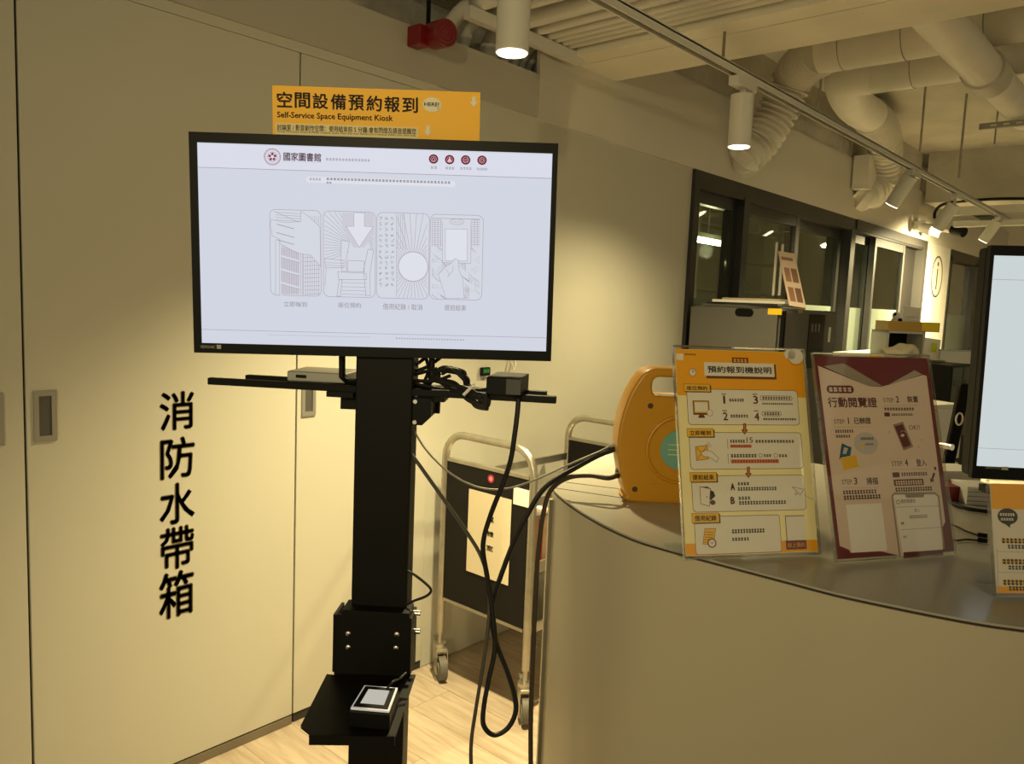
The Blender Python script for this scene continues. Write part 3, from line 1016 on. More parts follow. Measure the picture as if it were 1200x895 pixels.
# ================================================================== TOUCH DISPLAY
MW, MH = 0.635, 0.38
MF = face_frame((0.662, 1.340, 1.385), -46.844, -1.348, 0.845)
dp = thing('touch_display', 'wide black touch display showing a library booking page', 'monitor', MF)
S = Sheet(MF, 0.0)
E = lambda x, y: (220 + x / 2.711, 90 + y / 2.711)
Ff = lambda x, y: (300 + x / 4.0, 165 + y / 4.0)
G = lambda x, y: (310 + x / 4.615, 240 + y / 4.615)
q0, q1 = S.at(230.3, 166.7), S.at(640.5, 411.6)
sx0, sy1, sx1, sy0 = q0.x, q0.y, q1.x, q1.y
sx0, sx1 = sx0 + 0.001, sx1 - 0.001
bz = MB()
for x0, x1, y0, y1 in ((0, MW, sy1, MH), (0, MW, 0, sy0), (0, sx0, sy0, sy1), (sx1, MW, sy0, sy1)):
    bz.box(((x0 + x1) / 2, (y0 + y1) / 2, -0.004), (x1 - x0, y1 - y0, 0.012))
bz.build('bezel', M_blackp, dp)
MB().box((MW / 2, MH / 2, -0.022), (MW - 0.004, MH - 0.004, 0.024), bev=0.004).build('rear_case', M_blackp, dp)
MB().box((MW / 2, MH / 2, -0.038), (0.30, 0.22, 0.012), bev=0.003).build('rear_boss', M_blackp, dp)
scr = MB().box(((sx0 + sx1) / 2, (sy0 + sy1) / 2, -0.0045), (sx1 - sx0, sy1 - sy0, 0.008)).build('screen', glow('page', (210, 214, 226)), dp)
S.z = -0.0004 + 0.0001
S.step = 0.00006
S.conv = E
LW = 0.0009
MZ = {'head': glow('head', (218, 221, 233)), 'line': glow('line', (150, 128, 134)), 'art': glow('art', (160, 143, 153)), 'tint': glow('tint', (203, 202, 213)), 'fill': glow('fill', (212, 216, 226)),
      'seal': glow('seal', (142, 62, 82)), 'dark': glow('dark', (92, 66, 78)), 'cap': glow('cap', (148, 140, 146)), 'icon': glow('icon', (112, 30, 46)), 'pale': glow('pale', (230, 200, 206)), 'soft': glow('soft', (222, 224, 234)), 'tiny': glow('tiny', (172, 170, 184))}
S.poly('head', [(32, 212), (1158, 248), (1155, 320), (34, 286)], 1)
S.line('line', [(34, 287), (1157, 323)], 0.0007, 2)
S.line('line#2', [(42, 802), (1142, 829)], 0.0006, 2)
# seal and title
S.ell('seal', 269, 254, 26, 26, 3, ring=0.0008)
S.ell('seal', 269, 254, 22, 22, 3, ring=0.0004)
S.ell('seal', 269, 254, 15, 15, 3, ring=0.0006)
for k in range(5):
    a_ = R(90 + 72 * k)
    S.ell('seal', 269 + 9 * math.cos(a_), 254 - 9 * math.sin(a_), 4.5, 4.5, 4, n=12)
for k in range(24):
    a_ = R(15 * k)
    S.line('seal', [(269 + 22.5 * math.cos(a_), 254 + 22.5 * math.sin(a_)), (269 + 25.5 * math.cos(a_), 254 + 25.5 * math.sin(a_))], 0.0005, 4)
S.text('dark', '國家圖書館', 304, 239, 424, 270, 3, bold=0.02)
S.text('tiny', 'NATIONAL CENTRAL LIBRARY', 304, 268, 424, 274, 3)
S.greek('tiny', 438, 257, 580, 270, 14)
for cx, cy in ((781, 261), (832, 263), (883, 264), (935, 265)):
    S.ell('icon', cx, cy, 15, 15, 3)
    S.ell('pale', cx, cy, 9, 9, 4, ring=0.0006)
S.ell('pale', 781, 262, 4, 5, 5, ring=0.0007)
S.poly('pale', [(832, 254), (839, 270), (825, 270)], 5)
S.line('pale', [(876, 262), (890, 262)], 0.0007, 5)
S.line('pale', [(876, 268), (890, 268)], 0.0007, 5)
S.ell('pale', 935, 265, 5, 4, 5, ring=0.0006)
for x0, x1, y0, n in ((771, 793, 283, 2), (818, 848, 285, 3), (865, 903, 286, 4), (918, 952, 288, 6)):
    S.greek('tiny', x0, y0, x1, y0 + 10, n)
S.rect('soft#p', 375, 316, 850, 350, 2, r=0.03)
S.greek('tiny', 386, 320, 424, 330, 4, 4)
S.greek('cap#m', 440, 320, 836, 340, 36, 4)
S.greek('cap#m', 440, 333, 458, 340, 2, 4)
for x0, y0, x1, n in ((250, 818, 580, 34), (250, 836, 660, 44), (660, 828, 880, 26)):
    S.greek('tiny', x0, y0, x1, y0 + 10, n, 3)
# four cards of line art
S.conv = G
LA = 0.00055
cards = ((28, 24, 306, 494), (318, 32, 598, 502), (608, 40, 886, 510), (898, 50, 1174, 516))
for x0, y0, x1, y1 in cards:
    l, bt, rr, tp = S.rect('fill', x0, y0, x1, y1, 2, r=0.11)
    rad = 0.11 * (rr - l)
    P = []
    for cx, cy, a0 in ((rr - rad, bt + rad, -90), (rr - rad, tp - rad, 0), (l + rad, tp - rad, 90), (l + rad, bt + rad, 180)):
        for k in range(6):
            P.append((cx + rad * math.cos(R(a0 + 18 * k)), cy + rad * math.sin(R(a0 + 18 * k))))
    S.line('art', P, 0.0007, 3, raw=True, closed=True)


def clipline(c, p, q, key='art', wd=LA, lay=3, m=8):
    x0, y0, x1, y1 = c[0] + m, c[1] + m, c[2] - m, c[3] - m
    t0, t1 = 0.0, 1.0
    dx, dy = q[0] - p[0], q[1] - p[1]
    for pp, qq in ((-dx, p[0] - x0), (dx, x1 - p[0]), (-dy, p[1] - y0), (dy, y1 - p[1])):
        if abs(pp) < 1e-9:
            if qq < 0:
                return
        else:
            r_ = qq / pp
            if pp < 0:
                t0 = max(t0, r_)
            else:
                t1 = min(t1, r_)
    if t0 < t1:
        S.line(key, [(p[0] + dx * t0, p[1] + dy * t0), (p[0] + dx * t1, p[1] + dy * t1)], wd, lay)


# card 1: hand reaching over book shelves
c = cards[0]
for x in range(210, 306, 12):
    clipline(c, (x, 60), (x, 490))
for y in range(260, 490, 22):
    clipline(c, (212, y + 4), (304, y))
S.poly('tint', [(90, 210), (190, 250), (190, 482), (90, 482)], 3)
for x in range(92, 190, 9):
    clipline(c, (x, 230), (x, 484), lay=4)
for k in range(4):
    S.poly('fill', [(88, 270 + 72 * k), (192, 300 + 72 * k), (192, 312 + 72 * k), (88, 284 + 72 * k)], 5)
    clipline(c, (88, 284 + 72 * k), (192, 312 + 72 * k), lay=6)
for x in (60, 80, 196, 206):
    clipline(c, (x, 190), (x, 488), lay=5)
for y in (40, 54, 68, 82):
    clipline(c, (60, y), (200, y + 8))
clipline(c, (50, 34), (200, 100))
hand = [(36, 78), (110, 96), (196, 90), (196, 34), (236, 60), (300, 120), (304, 334), (250, 272), (190, 262), (150, 246), (84, 210), (84, 186), (40, 168), (40, 140), (30, 116)]
S.poly('fill', hand, 6)
S.line('art', hand, LA, 7, closed=True)
for y in (104, 150, 188):
    S.line('cap', [(66, y), (160, y + 26)], 0.0010, 7)
# card 2: arrow over chairs
c = cards[1]
ox, oy = 510, 230
for k in range(64):
    a_ = R(5.6 * k)
    if math.sin(a_) > 0.45:
        continue
    clipline(c, (ox + 60 * math.cos(a_), oy + 60 * math.sin(a_)), (ox + 420 * math.cos(a_), oy + 420 * math.sin(a_)))
S.poly('tint#2', [(420, 44), (592, 44), (592, 160), (540, 230), (480, 230), (420, 110)], 4)
arrow = [(482, 42), (540, 44), (540, 116), (588, 118), (512, 230), (442, 116), (484, 116)]
S.poly('soft#a', arrow, 5)
S.line('art', arrow, LA, 6, closed=True)
for pl_ in ([(416, 190), (460, 200), (440, 300), (444, 360), (420, 360), (412, 280)], [(326, 290), (430, 300), (430, 340), (330, 340)], [(560, 240), (590, 244), (570, 370), (572, 490), (548, 490), (536, 350)],
            [(396, 362), (550, 370), (552, 404), (402, 404)], [(404, 404), (420, 406), (410, 494), (392, 494)], [(450, 300), (540, 304), (540, 362), (450, 360)]):
    S.poly('fill', pl_, 7)
    S.line('art', pl_, LA * 1.2, 8, closed=True)
for y in (420, 442, 462, 482):
    clipline(c, (416, y), (552, y + 4), lay=7)
for y in (312, 326):
    clipline(c, (332, y), (428, y + 4), lay=8)
clipline(c, (334, 340), (328, 440), lay=8)
# card 3: columns of marks, rays and a disc
c = cards[2]
for k in range(3):
    for j in range(13):
        x, y = 618 + 32 * k, 62 + 30 * j
        for _ in range(4):
            clipline(c, (x + random.uniform(0, 20), y + random.uniform(0, 20)), (x + random.uniform(0, 20), y + random.uniform(0, 20)), key='cap', wd=0.0006)
for k in range(50):
    a_ = R(7.2 * k)
    p_ = (804 + 80 * math.cos(a_), 334 + 80 * math.sin(a_))
    q_ = (804 + 330 * math.cos(a_), 334 + 330 * math.sin(a_))
    if q_[0] < 716:
        tt = (716 - p_[0]) / (q_[0] - p_[0])
        if tt <= 0:
            continue
        q_ = (716, p_[1] + (q_[1] - p_[1]) * tt)
    clipline(c, p_, q_)
clipline(c, (714, 48), (714, 500))
for k in range(4):
    clipline(c, (726 + k * 10, 50), (720 + k * 14, 240))
S.ell('soft#d', 804, 334, 78, 78, 4, n=36)
S.ell('art', 804, 334, 80, 80, 5, ring=0.0009, n=36)
# card 4: hand holding a phone before a lattice
c = cards[3]
for k in range(40):
    x, y = random.uniform(900, 1170), random.uniform(220, 500)
    a_ = random.choice((35, -35, 0, 90))
    for j in range(4):
        clipline(c, (x - 24 * math.cos(R(a_)) + 6 * j, y - 24 * math.sin(R(a_)) + 6 * j), (x + 24 * math.cos(R(a_)) + 6 * j, y + 24 * math.sin(R(a_)) + 6 * j), lay=2)
for x0, x1 in ((906, 956), (1120, 1168)):
    for y in range(82, 226, 12):
        clipline(c, (x0, y), (x1, y))
    for x in range(x0, x1, 16):
        clipline(c, (x, 80), (x, 226))
clipline(c, (904, 72), (1170, 78), wd=0.0008)
S.rect('fill', 962, 76, 1116, 316, 5, r=0.10)
S.line('art', [(962, 90), (962, 312), (1116, 316), (1116, 94)], LA, 6)
S.rect('soft#s', 978, 130, 1096, 302, 6, r=0.03)
S.line('art', [(978, 130), (978, 302), (1096, 304), (1096, 132)], LA, 7, closed=True)
S.ell('art', 1040, 92, 38, 16, 6, ring=LA)
for k in range(4):
    S.line('art', [(1014 + 14 * k, 84), (1024 + 14 * k, 102)], LA, 7)
hand = [(940, 376), (984, 330), (1010, 316), (1030, 290), (1050, 300), (1048, 340), (1072, 400), (1080, 506), (980, 506), (960, 440)]
S.poly('fill', hand, 8)
S.line('art', hand, LA, 9, closed=True)
S.line('art', [(990, 390), (1018, 356), (1020, 330)], LA, 9)
S.line('art', [(985, 350), (1000, 380)], LA, 9)
for s_, x0, y0, x1, y1 in (('立即報到', 104, 521, 230, 553), ('座位預約', 398, 526, 522, 558), ('借用紀錄 / 取消', 640, 532, 854, 571), ('提前結束', 974, 539, 1090, 574)):
    S.text('cap#' + s_, s_, x0, y0, x1, y1, 3)
S.build(scr, {k: {'head': 'page_header', 'line': 'divider_line', 'art': 'line_art', 'seal': 'library_seal', 'dark': 'page_title', 'cap': 'caption_text', 'icon': 'round_icon'}.get(k, 'page_shape') for k in MZ}, MZ)
# small light text on the bezel
S2 = Sheet(MF, 0.0021)
S2.conv = E
S2.text('t', 'VIEWSONIC', 40, 852, 88, 863, 1, bold=0.03)
S2.rect('t', 92, 851, 106, 864, 1)
S2.build(dp, {'t': 'maker_lettering'}, {'t': ink('bezel_text', (170, 165, 150))})

# ================================================================== YELLOW KIOSK SIGN
KF = MF @ Matrix.Translation((0, 0, -0.046))
S = Sheet(KF, 0.0)
B4 = lambda x, y: (310 + x / 4.615, 95 + y / 4.615)
a, b = S.at(319, 99.5), S.at(563, 108.5)
KS = KF @ Matrix.Translation((a.x, b.y - 0.13, 0))
kw, kh = b.x - a.x, 0.13 + (a.y - b.y) * 0.5
kb = thing('kiosk_sign', 'yellow booking kiosk sign standing up behind the touch display', 'sign', KS)
MB().box((kw / 2, kh / 2, -0.002), (kw, kh, 0.004)).build('board', ink('amber', (255, 190, 4), 0.5), kb)
S = Sheet(KS, 0.0002)
S.conv = B4
for i, ch in enumerate('空間設備預約報到'):
    x0 = 66 + i * 97
    S.text('k', ch, x0, 56 + i * 4.2, x0 + 84, 144 + i * 4.2, 2, bold=0.022)
S.text('k', 'Self-Service Space Equipment Kiosk', 68, 164, 694, 227, 2, bold=0.02)
S.rect('c', 60, 226, 830, 325, 1, r=0.01)
S.text('k', '討論室 / 影音創作空間：使用結束前 5 分鐘-會有閃燈及語音提醒您', 68, 232, 820, 289, 2, bold=0.012)
S.text('k', 'Group Discussion Room & Media Creation Space: Flash and voice alerted you 5 minutes before your time ends.', 68, 264, 820, 304, 2)
S.ell('w', 905, 128, 50, 40, 2)
S.poly('w', [(930, 140), (962, 152), (940, 158)], 2)
S.text('k', 'HERE!', 864, 114, 944, 138, 3, bold=0.03)
for ax_, ay_ in ((1132, 84), (884, 242)):
    S.poly('w#%d' % ax_, [(ax_ - 10, ay_), (ax_ + 10, ay_), (ax_ + 10, ay_ + 28), (ax_ + 22, ay_ + 28), (ax_, ay_ + 56), (ax_ - 22, ay_ + 28), (ax_ - 10, ay_ + 28)], 2)
S.build(kb, {'k': 'dark_lettering', 'c': 'cream_strip', 'w': 'white_marks'}, {'k': ink('brownblack', (48, 26, 8)), 'c': ink('cream', (238, 222, 170)), 'w': ink('offwhite', (240, 232, 205))})


# ================================================================== ACRYLIC SIGN HOLDERS
def holder(name, label, bl, ya, lean, wd, ht, foot, paper_m, inset=0.0):
    f = face_frame(bl, ya, lean, 0)
    t = thing(name, label, 'sign', f, group='acrylic sign holders on the counter')
    MB().box((wd / 2, ht / 2, 0.0018), (wd, ht, 0.0016)).build('front_sheet', M_acryl, t)
    MB().box((wd / 2, ht / 2, -0.0030), (wd, ht, 0.0020)).build('back_sheet', M_acryl, t)
    e = MB()
    for c, s_ in (((wd / 2, ht, -0.0005), (wd, 0.0014, 0.0060)), ((0, ht / 2, -0.0005), (0.0014, ht, 0.0060)), ((wd, ht / 2, -0.0005), (0.0014, ht, 0.0060)), ((wd / 2, 0, -0.0005), (wd, 0.0014, 0.0060))):
        e.box(c, s_)
    e.build('polished_edge', M_aedge, t)
    # foot plate runs back from the lower edge, level with the counter
    la = R(lean)
    MB().prism([(inset, 0), (wd, 0), (wd, foot), (inset, foot)], -0.0033, -0.0003, m=Matrix(((1, 0, 0, 0), (0, math.sin(la), math.cos(la), 0), (0, -math.cos(la), math.sin(la), 0), (0, 0, 0, 1)))).build('foot_plate', M_acryl, t)
    p = MB().box((wd / 2, ht / 2 - 0.0005, -0.0008), (wd - 0.006, ht - 0.008, 0.0010)).build('paper_sheet', paper_m, t)
    return t, f, p


K = CT
s1, f1, p1 = holder('sign_holder', 'amber sheet of kiosk instructions in a clear acrylic stand', (1.091 * 0.9, 0.584 * 0.9, K + 0.0035), -35.43, 15.4, 0.2196, 0.3105, 0.075, ink('paleyellow', (236, 222, 170)))
Z1 = -0.0002
S = Sheet(f1, Z1)
S.step = 0.00005
A = lambda x, y: (785 + x / 6.857, 405 + y / 6.857)
Bq = lambda x, y: (785 + x / 6.857, 530 + y / 6.857)
inks = {'amber': ink('amber2', (232, 160, 12)), 'white': ink('panel', (222, 214, 204)), 'k': ink('black', (30, 22, 18)), 'red': ink('maroon', (120, 34, 26)), 'br': ink('brown', (96, 52, 14)), 'pk': ink('salmon', (214, 128, 96)), 'gold': ink('gold', (226, 176, 60)), 'tan': ink('tan', (190, 120, 40)), 'pale': ink('paleyellow', (236, 222, 170))}
l1, t1 = 0.0034, 0.3105 - 0.005
hb = S.at(788, 463).y
S.poly('amber', [(l1, hb), (0.2196 - 0.0034, hb - 0.001), (0.2196 - 0.0034, t1), (l1, t1)], 1, raw=True)
S.poly('amber', [(l1, 0.0042), (0.2196 - 0.0034, 0.0042), (0.2196 - 0.0034, 0.021), (l1, 0.021)], 1, raw=True)
S.conv = A
S.rect('white', 50, 62, 110, 116, 2, r=0.1)
S.greek('k', 116, 62, 210, 78, 8)
S.rect('red', 497, 94, 632, 142, 2)
S.greek('gold', 508, 104, 622, 134, 4, 4)
S.poly('br', [(282, 142), (850, 150), (858, 272), (294, 262)], 2)
S.rect('white', 272, 132, 842, 252, 3)
S.text('k', '預約報到機說明', 300, 160, 818, 228, 4, bold=0.028)
S.ell('white', 182, 214, 27, 29, 3)
S.ell('br', 182, 214, 27, 29, 4, ring=0.0006)
S.line('br', [(182, 190), (182, 214), (196, 206)], 0.0008, 4)
S.ell('white', 1010, 84, 60, 62, 3)
S.ell('white', 965, 70, 45, 40, 3)
S.ell('br', 1010, 90, 62, 66, 4, ring=0.0005, a0=180, a1=330)


def tab(s_, x0, y0, x1, y1):
    S.rect('br', x0 + 10, y0 + 8, x1 + 12, y1 + 10, 3)
    S.rect('br', x0 - 3, y0 - 3, x1 + 3, y1 + 3, 4)
    S.rect('gold', x0, y0, x1, y1, 5)
    S.text('k', s_, x0 + 20, y0 + 14, x1 - 20, y1 - 10, 6, bold=0.025)


def panel(x0, y0, x1, y1):
    S.rect('br', x0, y0, x1, y1, 2, r=0.03)
    S.rect('white', x0 + 4, y0 + 4, x1 - 4, y1 - 4, 3, r=0.028)


panel(132, 345, 1045, 640)
tab('座位預約', 112, 308, 322, 368)
# monitor drawing
S.rect('br', 182, 440, 320, 556, 4)
S.rect('gold', 192, 448, 312, 540, 5)
S.rect('white', 200, 456, 304, 530, 6)
S.poly('br', [(236, 556), (272, 556), (284, 580), (226, 580)], 4)
S.ell('white', 320, 540, 22, 26, 7)
S.ell('br', 320, 540, 22, 26, 8, ring=0.0005)
for d_, x, y in (('1', 416, 400), ('2', 424, 534), ('3', 666, 402), ('4', 676, 536)):
    S.text('red', d_, x + (10 if d_ == '1' else 0), y, x + (30 if d_ == '1' else 44), y + 66, 5, bold=0.03)
    S.greek('k', x - 4, y - 18, x + 36, y - 6, 4, 5)
S.greek('k', 474, 424, 598, 450, 6, 5)
S.greek('k', 484, 552, 632, 578, 7, 5)
S.rect('br', 722, 400, 984, 442, 4, r=0.08)
S.rect('white', 726, 404, 980, 438, 5, r=0.08)
S.greek('k', 740, 408, 970, 434, 11, 6)
S.greek('k', 740, 458, 990, 476, 15, 5)
S.rect('br', 736, 526, 898, 566, 4, r=0.12)
S.rect('white', 740, 530, 894, 562, 5, r=0.12)
S.greek('k', 754, 534, 884, 558, 6, 6)
S.greek('k', 748, 580, 1016, 600, 14, 5)


def down_arrow(x, y):
    S.poly('red', [(x - 12, y), (x + 12, y), (x + 12, y + 50), (x + 28, y + 50), (x, y + 92), (x - 28, y + 50), (x - 12, y + 50)], 7)
    S.poly('tan', [(x - 5, y + 8), (x + 5, y + 8), (x + 5, y + 56), (x + 14, y + 58), (x, y + 80), (x - 14, y + 58), (x - 5, y + 56)], 8)


S.conv = A
panel(150, 695, 1076, 988)
tab('立即報到', 138, 666, 350, 730)
down_arrow(600, 624)
S.line('red', [(462, 752), (466, 826)], 0.0007, 5)
S.greek('k', 480, 754, 606, 780, 6, 5)
S.text('red', '15', 614, 736, 668, 780, 5, bold=0.01)
S.greek('k', 684, 756, 1000, 780, 13, 5)
S.rect('pk', 482, 794, 658, 820, 5)
S.greek('red', 488, 798, 652, 816, 8, 6)
# picture of a hand on a frame
S.poly('gold', [(206, 812), (300, 800), (310, 910), (214, 922)], 5)
S.line('br', [(206, 812), (300, 800), (310, 910), (214, 922)], 0.0008, 6, closed=True)
S.line('br', [(216, 822), (296, 900)], 0.0007, 6)
S.line('br', [(292, 814), (222, 908)], 0.0007, 6)
hand_ = [(246, 862), (290, 838), (336, 850), (392, 904), (376, 936), (318, 896), (270, 890)]
S.poly('white', hand_, 7)
S.line('br', hand_, 0.0006, 8, closed=True)
S.line('br', [(288, 790), (310, 796), (322, 820)], 0.0005, 6)
S.line('br', [(300, 776), (324, 790), (336, 812)], 0.0005, 6)
S.conv = Bq
S.greek('k', 486, 12, 700, 40, 9, 5)
S.ell('k', 728, 24, 15, 15, 5, ring=0.0006)
S.greek('k', 752, 14, 816, 36, 3, 5)
S.ell('k', 850, 24, 15, 15, 5, ring=0.0006)
S.greek('k', 872, 14, 944, 38, 3, 5)
S.rect('pk', 488, 56, 878, 86, 5)
S.greek('red', 494, 62, 872, 80, 17, 6)
S.line('red', [(466, 12), (470, 90)], 0.0007, 5)
panel(170, 188, 1098, 462)
tab('提前結束', 160, 164, 376, 232)
down_arrow(630, 116)
door_ = [(240, 276), (326, 292), (318, 432), (248, 414)]
S.poly('white', door_, 5)
S.line('br', door_, 0.0008, 6, closed=True)
S.poly('br', [(240, 276), (300, 274), (330, 292)], 6)
S.ell('br', 296, 358, 5, 5, 7)
S.poly('k', [(322, 300), (352, 316), (366, 350), (330, 384), (314, 372)], 5)
S.ell('br', 344, 402, 22, 20, 6)
for ch, y in (('A', 246), ('B', 356)):
    S.text('br', ch, 484, y, 524, y + 60, 5, bold=0.06)
S.greek('k', 542, 240, 640, 264, 4, 5)
S.greek('k', 542, 278, 860, 304, 15, 5)
S.greek('k', 548, 354, 650, 380, 4, 5)
S.greek('k', 552, 390, 936, 414, 17, 5)
pln = [(984, 276), (1078, 298), (1046, 342), (1030, 326), (1006, 342), (1014, 310)]
S.poly('white', pln, 5)
S.line('k', pln, 0.0006, 6, closed=True)
S.line('k', [(984, 276), (1030, 326)], 0.0006, 6)
S.line('k', [(1078, 340), (1150, 384)], 0.0005, 6)
panel(192, 516, 902, 800)
tab('借用紀錄', 176, 492, 396, 560)
S.poly('gold', [(282, 612), (368, 612), (350, 742), (264, 736)], 5)
S.line('br', [(282, 612), (368, 612), (350, 742), (264, 736)], 0.0007, 6, closed=True)
for k in range(5):
    S.line('br', [(286 - 3 * k, 640 + 20 * k), (350 - 3 * k, 642 + 20 * k)], 0.0007, 6)
S.ell('br', 338, 728, 36, 38, 7)
S.ell('white', 338, 728, 27, 29, 8)
S.line('br', [(328, 720), (338, 734), (350, 718)], 0.0007, 9)
S.greek('k', 496, 616, 764, 644, 12, 5)
S.greek('k', 496, 684, 640, 708, 6, 5)
S.rect('br', 924, 508, 1100, 776, 3)
S.rect('white', 930, 514, 1096, 706, 4)
S.rect('red', 930, 708, 1100, 774, 4)
S.text('gold', '線上預約', 944, 724, 1086, 760, 5, bold=0.02)
S.build(p1, {'amber': 'amber_band', 'white': 'white_panel', 'k': 'black_print', 'red': 'maroon_print', 'br': 'brown_outline', 'pk': 'salmon_bar', 'gold': 'gold_tab', 'tan': 'tan_print', 'pale': 'pale_print'}, inks)

s2, f2, p2 = holder('sign_holder', 'maroon and pink sheet of four steps in a clear acrylic stand', (1.268 * 0.9, 0.409 * 0.9, K + 0.0035), -31.46, 16.84, 0.2205, 0.3096, 0.075, ink('maroon2', (96, 20, 28)), 0.055)
S = Sheet(f2, Z1)
S.step = 0.00005
Cq = lambda x, y: (945 + x / 6.857, 410 + y / 6.857)
Dq = lambda x, y: (945 + x / 6.394, 530 + y / 6.394)
inks2 = {'pink': ink('rosepaper', (206, 182, 168)), 'm': ink('maroon3', (88, 18, 26)), 'k': ink('darkbrown', (56, 34, 34)), 'grey': ink('pagegrey', (150, 142, 128)), 'lg': ink('lightgrey', (176, 168, 166)), 'teal': ink('blueteal', (24, 84, 110)), 'yel': ink('mustard', (214, 166, 30)), 'w': ink('white2', (222, 214, 208)), 'ph': ink('taupe', (132, 118, 108)), 'ln': ink('thinline', (150, 120, 112))}
S.conv = Cq
pg = [(92, 126), (500, 292), (600, 296), (940, 200), (966, 210)]
low = [(1060, 891)]
cor = [S.at(*p_) for p_ in pg]
S.conv = Dq
cor2 = [S.at(*p_) for p_ in ((1040, 520), (1020, 560), (1022, 730), (714, 776), (556, 740), (330, 752), (322, 730), (250, 700))]
S.poly('pink', cor + cor2, 1, raw=True)
S.conv = Cq
S.poly('grey', [(140, 130), (300, 108), (612, 290), (500, 292)], 2)
S.poly('grey', [(640, 290), (870, 162), (930, 196)], 2)
for k in range(5):
    S.line('m', [(170 + 30 * k, 128 - 4 * k), (520 + 20 * k, 290)], 0.0006, 3)
S.rect('m', 158, 284, 384, 348, 3, r=0.14)
S.greek('pink', 174, 298, 368, 336, 5, 4)
S.text('m', '行動閱覽證', 166, 378, 572, 462, 3, bold=0.022)


def step(conv, n, t_, x0, y0, x1, nx, tx0):
    S.conv = conv
    S.text('k', 'STEP.', x0, y0 + 16, nx - 6, y0 + 50, 3)
    S.text('k', n, nx + (8 if n == '1' else 0), y0, nx + (22 if n == '1' else 30), y0 + 52, 3, bold=0.03)
    S.text('k', t_, tx0, y0, x1, y0 + 52, 3, bold=0.02)
    S.line('ln', [(x0, y0 + 78), (x1, y0 + 74)], 0.0004, 3)


step(Cq, '1', '已辦證', 220, 542, 520, 322, 378)
step(Cq, '2', '裝置', 614, 370, 900, 716, 806)
step(Dq, '3', '掃描', 262, 188, 540, 354, 446)
step(Dq, '4', '登入', 636, 50, 902, 734, 818)
S.conv = Cq
S.greek('k', 228, 640, 380, 664, 8, 3)
S.greek('k', 234, 682, 356, 704, 6, 3)
S.ell('lg', 478, 750, 96, 88, 3)
S.greek('k', 432, 702, 540, 722, 7, 4)
S.ell('yel', 452, 780, 14, 14, 4)
S.greek('m', 470, 750, 540, 764, 5, 4)
S.poly('k', [(284, 750), (316, 762), (280, 860), (262, 885)], 3)
S.poly('teal', [(290, 756), (362, 782), (352, 850), (268, 866)], 4)
S.poly('lg', [(302, 780), (334, 790), (318, 836), (290, 834)], 5)
S.greek('k', 622, 462, 868, 486, 11, 3)
S.rect('m', 624, 502, 672, 534, 3)
S.greek('k', 684, 510, 856, 528, 12, 3)
ph = [(694, 600), (776, 576), (858, 778), (780, 808)]
S.poly('ph', ph, 3)
S.poly('m', [(708, 614), (772, 596), (838, 766), (780, 786)], 4)
S.poly('pink', [(752, 690), (770, 672), (790, 682), (776, 700)], 5)
S.ell('pink', 776, 666, 20, 16, 5, ring=0.0006, a0=0, a1=180)
S.text('k', 'OK!!', 820, 604, 912, 640, 3)
for x, y in ((664, 658), (926, 722), (900, 780)):
    S.ell('lg', x, y, 9, 10, 3)
S.conv = Dq
S.poly('yel', [(256, 44), (372, 20), (392, 106), (282, 134)], 5)
S.greek('k', 270, 284, 528, 306, 12, 3)
S.greek('k', 276, 322, 560, 346, 13, 3)
S.rect('w', 296, 392, 606, 734, 2)
S.rect('m', 642, 150, 700, 186, 3, r=0.1)
S.greek('k', 708, 150, 908, 172, 11, 3)
S.rect('m', 652, 204, 880, 244, 3)
S.greek('pink', 664, 212, 870, 238, 11, 4)
S.greek('k', 664, 262, 944, 286, 15, 3)
S.poly('k', [(950, 150), (966, 158), (950, 200), (956, 216), (930, 224), (926, 192), (936, 196)], 3)
S.ell('k', 964, 120, 8, 14, 3)
S.line('ph', [(700, 776), (642, 330), (656, 308), (960, 304), (990, 330), (1032, 720)], 0.0026, 3)
S.poly('w', [(652, 322), (978, 318), (1024, 724), (722, 760)], 2)
S.poly('ph', [(736, 314), (884, 310), (876, 336), (748, 340)], 4)
S.ell('m', 686, 372, 13, 13, 4, ring=0.0008)
S.text('k', '國家圖書館', 706, 352, 818, 376, 4)
S.line('ln', [(664, 410), (990, 400)], 0.0006, 4)
S.text('k', '登入', 806, 420, 850, 446, 4)
S.greek('ln', 770, 470, 908, 490, 12, 4)
S.line('ln', [(706, 580), (1004, 560)], 0.0006, 4)
S.greek('k', 706, 522, 734, 538, 2, 4)
S.greek('k', 724, 624, 750, 638, 2, 4)
S.poly('m', [(726, 748), (1022, 728), (1026, 770), (730, 794)], 4)
S.build(p2, {'pink': 'rose_page', 'm': 'maroon_print', 'k': 'dark_print', 'grey': 'page_edges', 'lg': 'grey_print', 'teal': 'blue_card', 'yel': 'yellow_card', 'w': 'white_panel', 'ph': 'phone_drawing', 'ln': 'thin_rules'}, inks2)

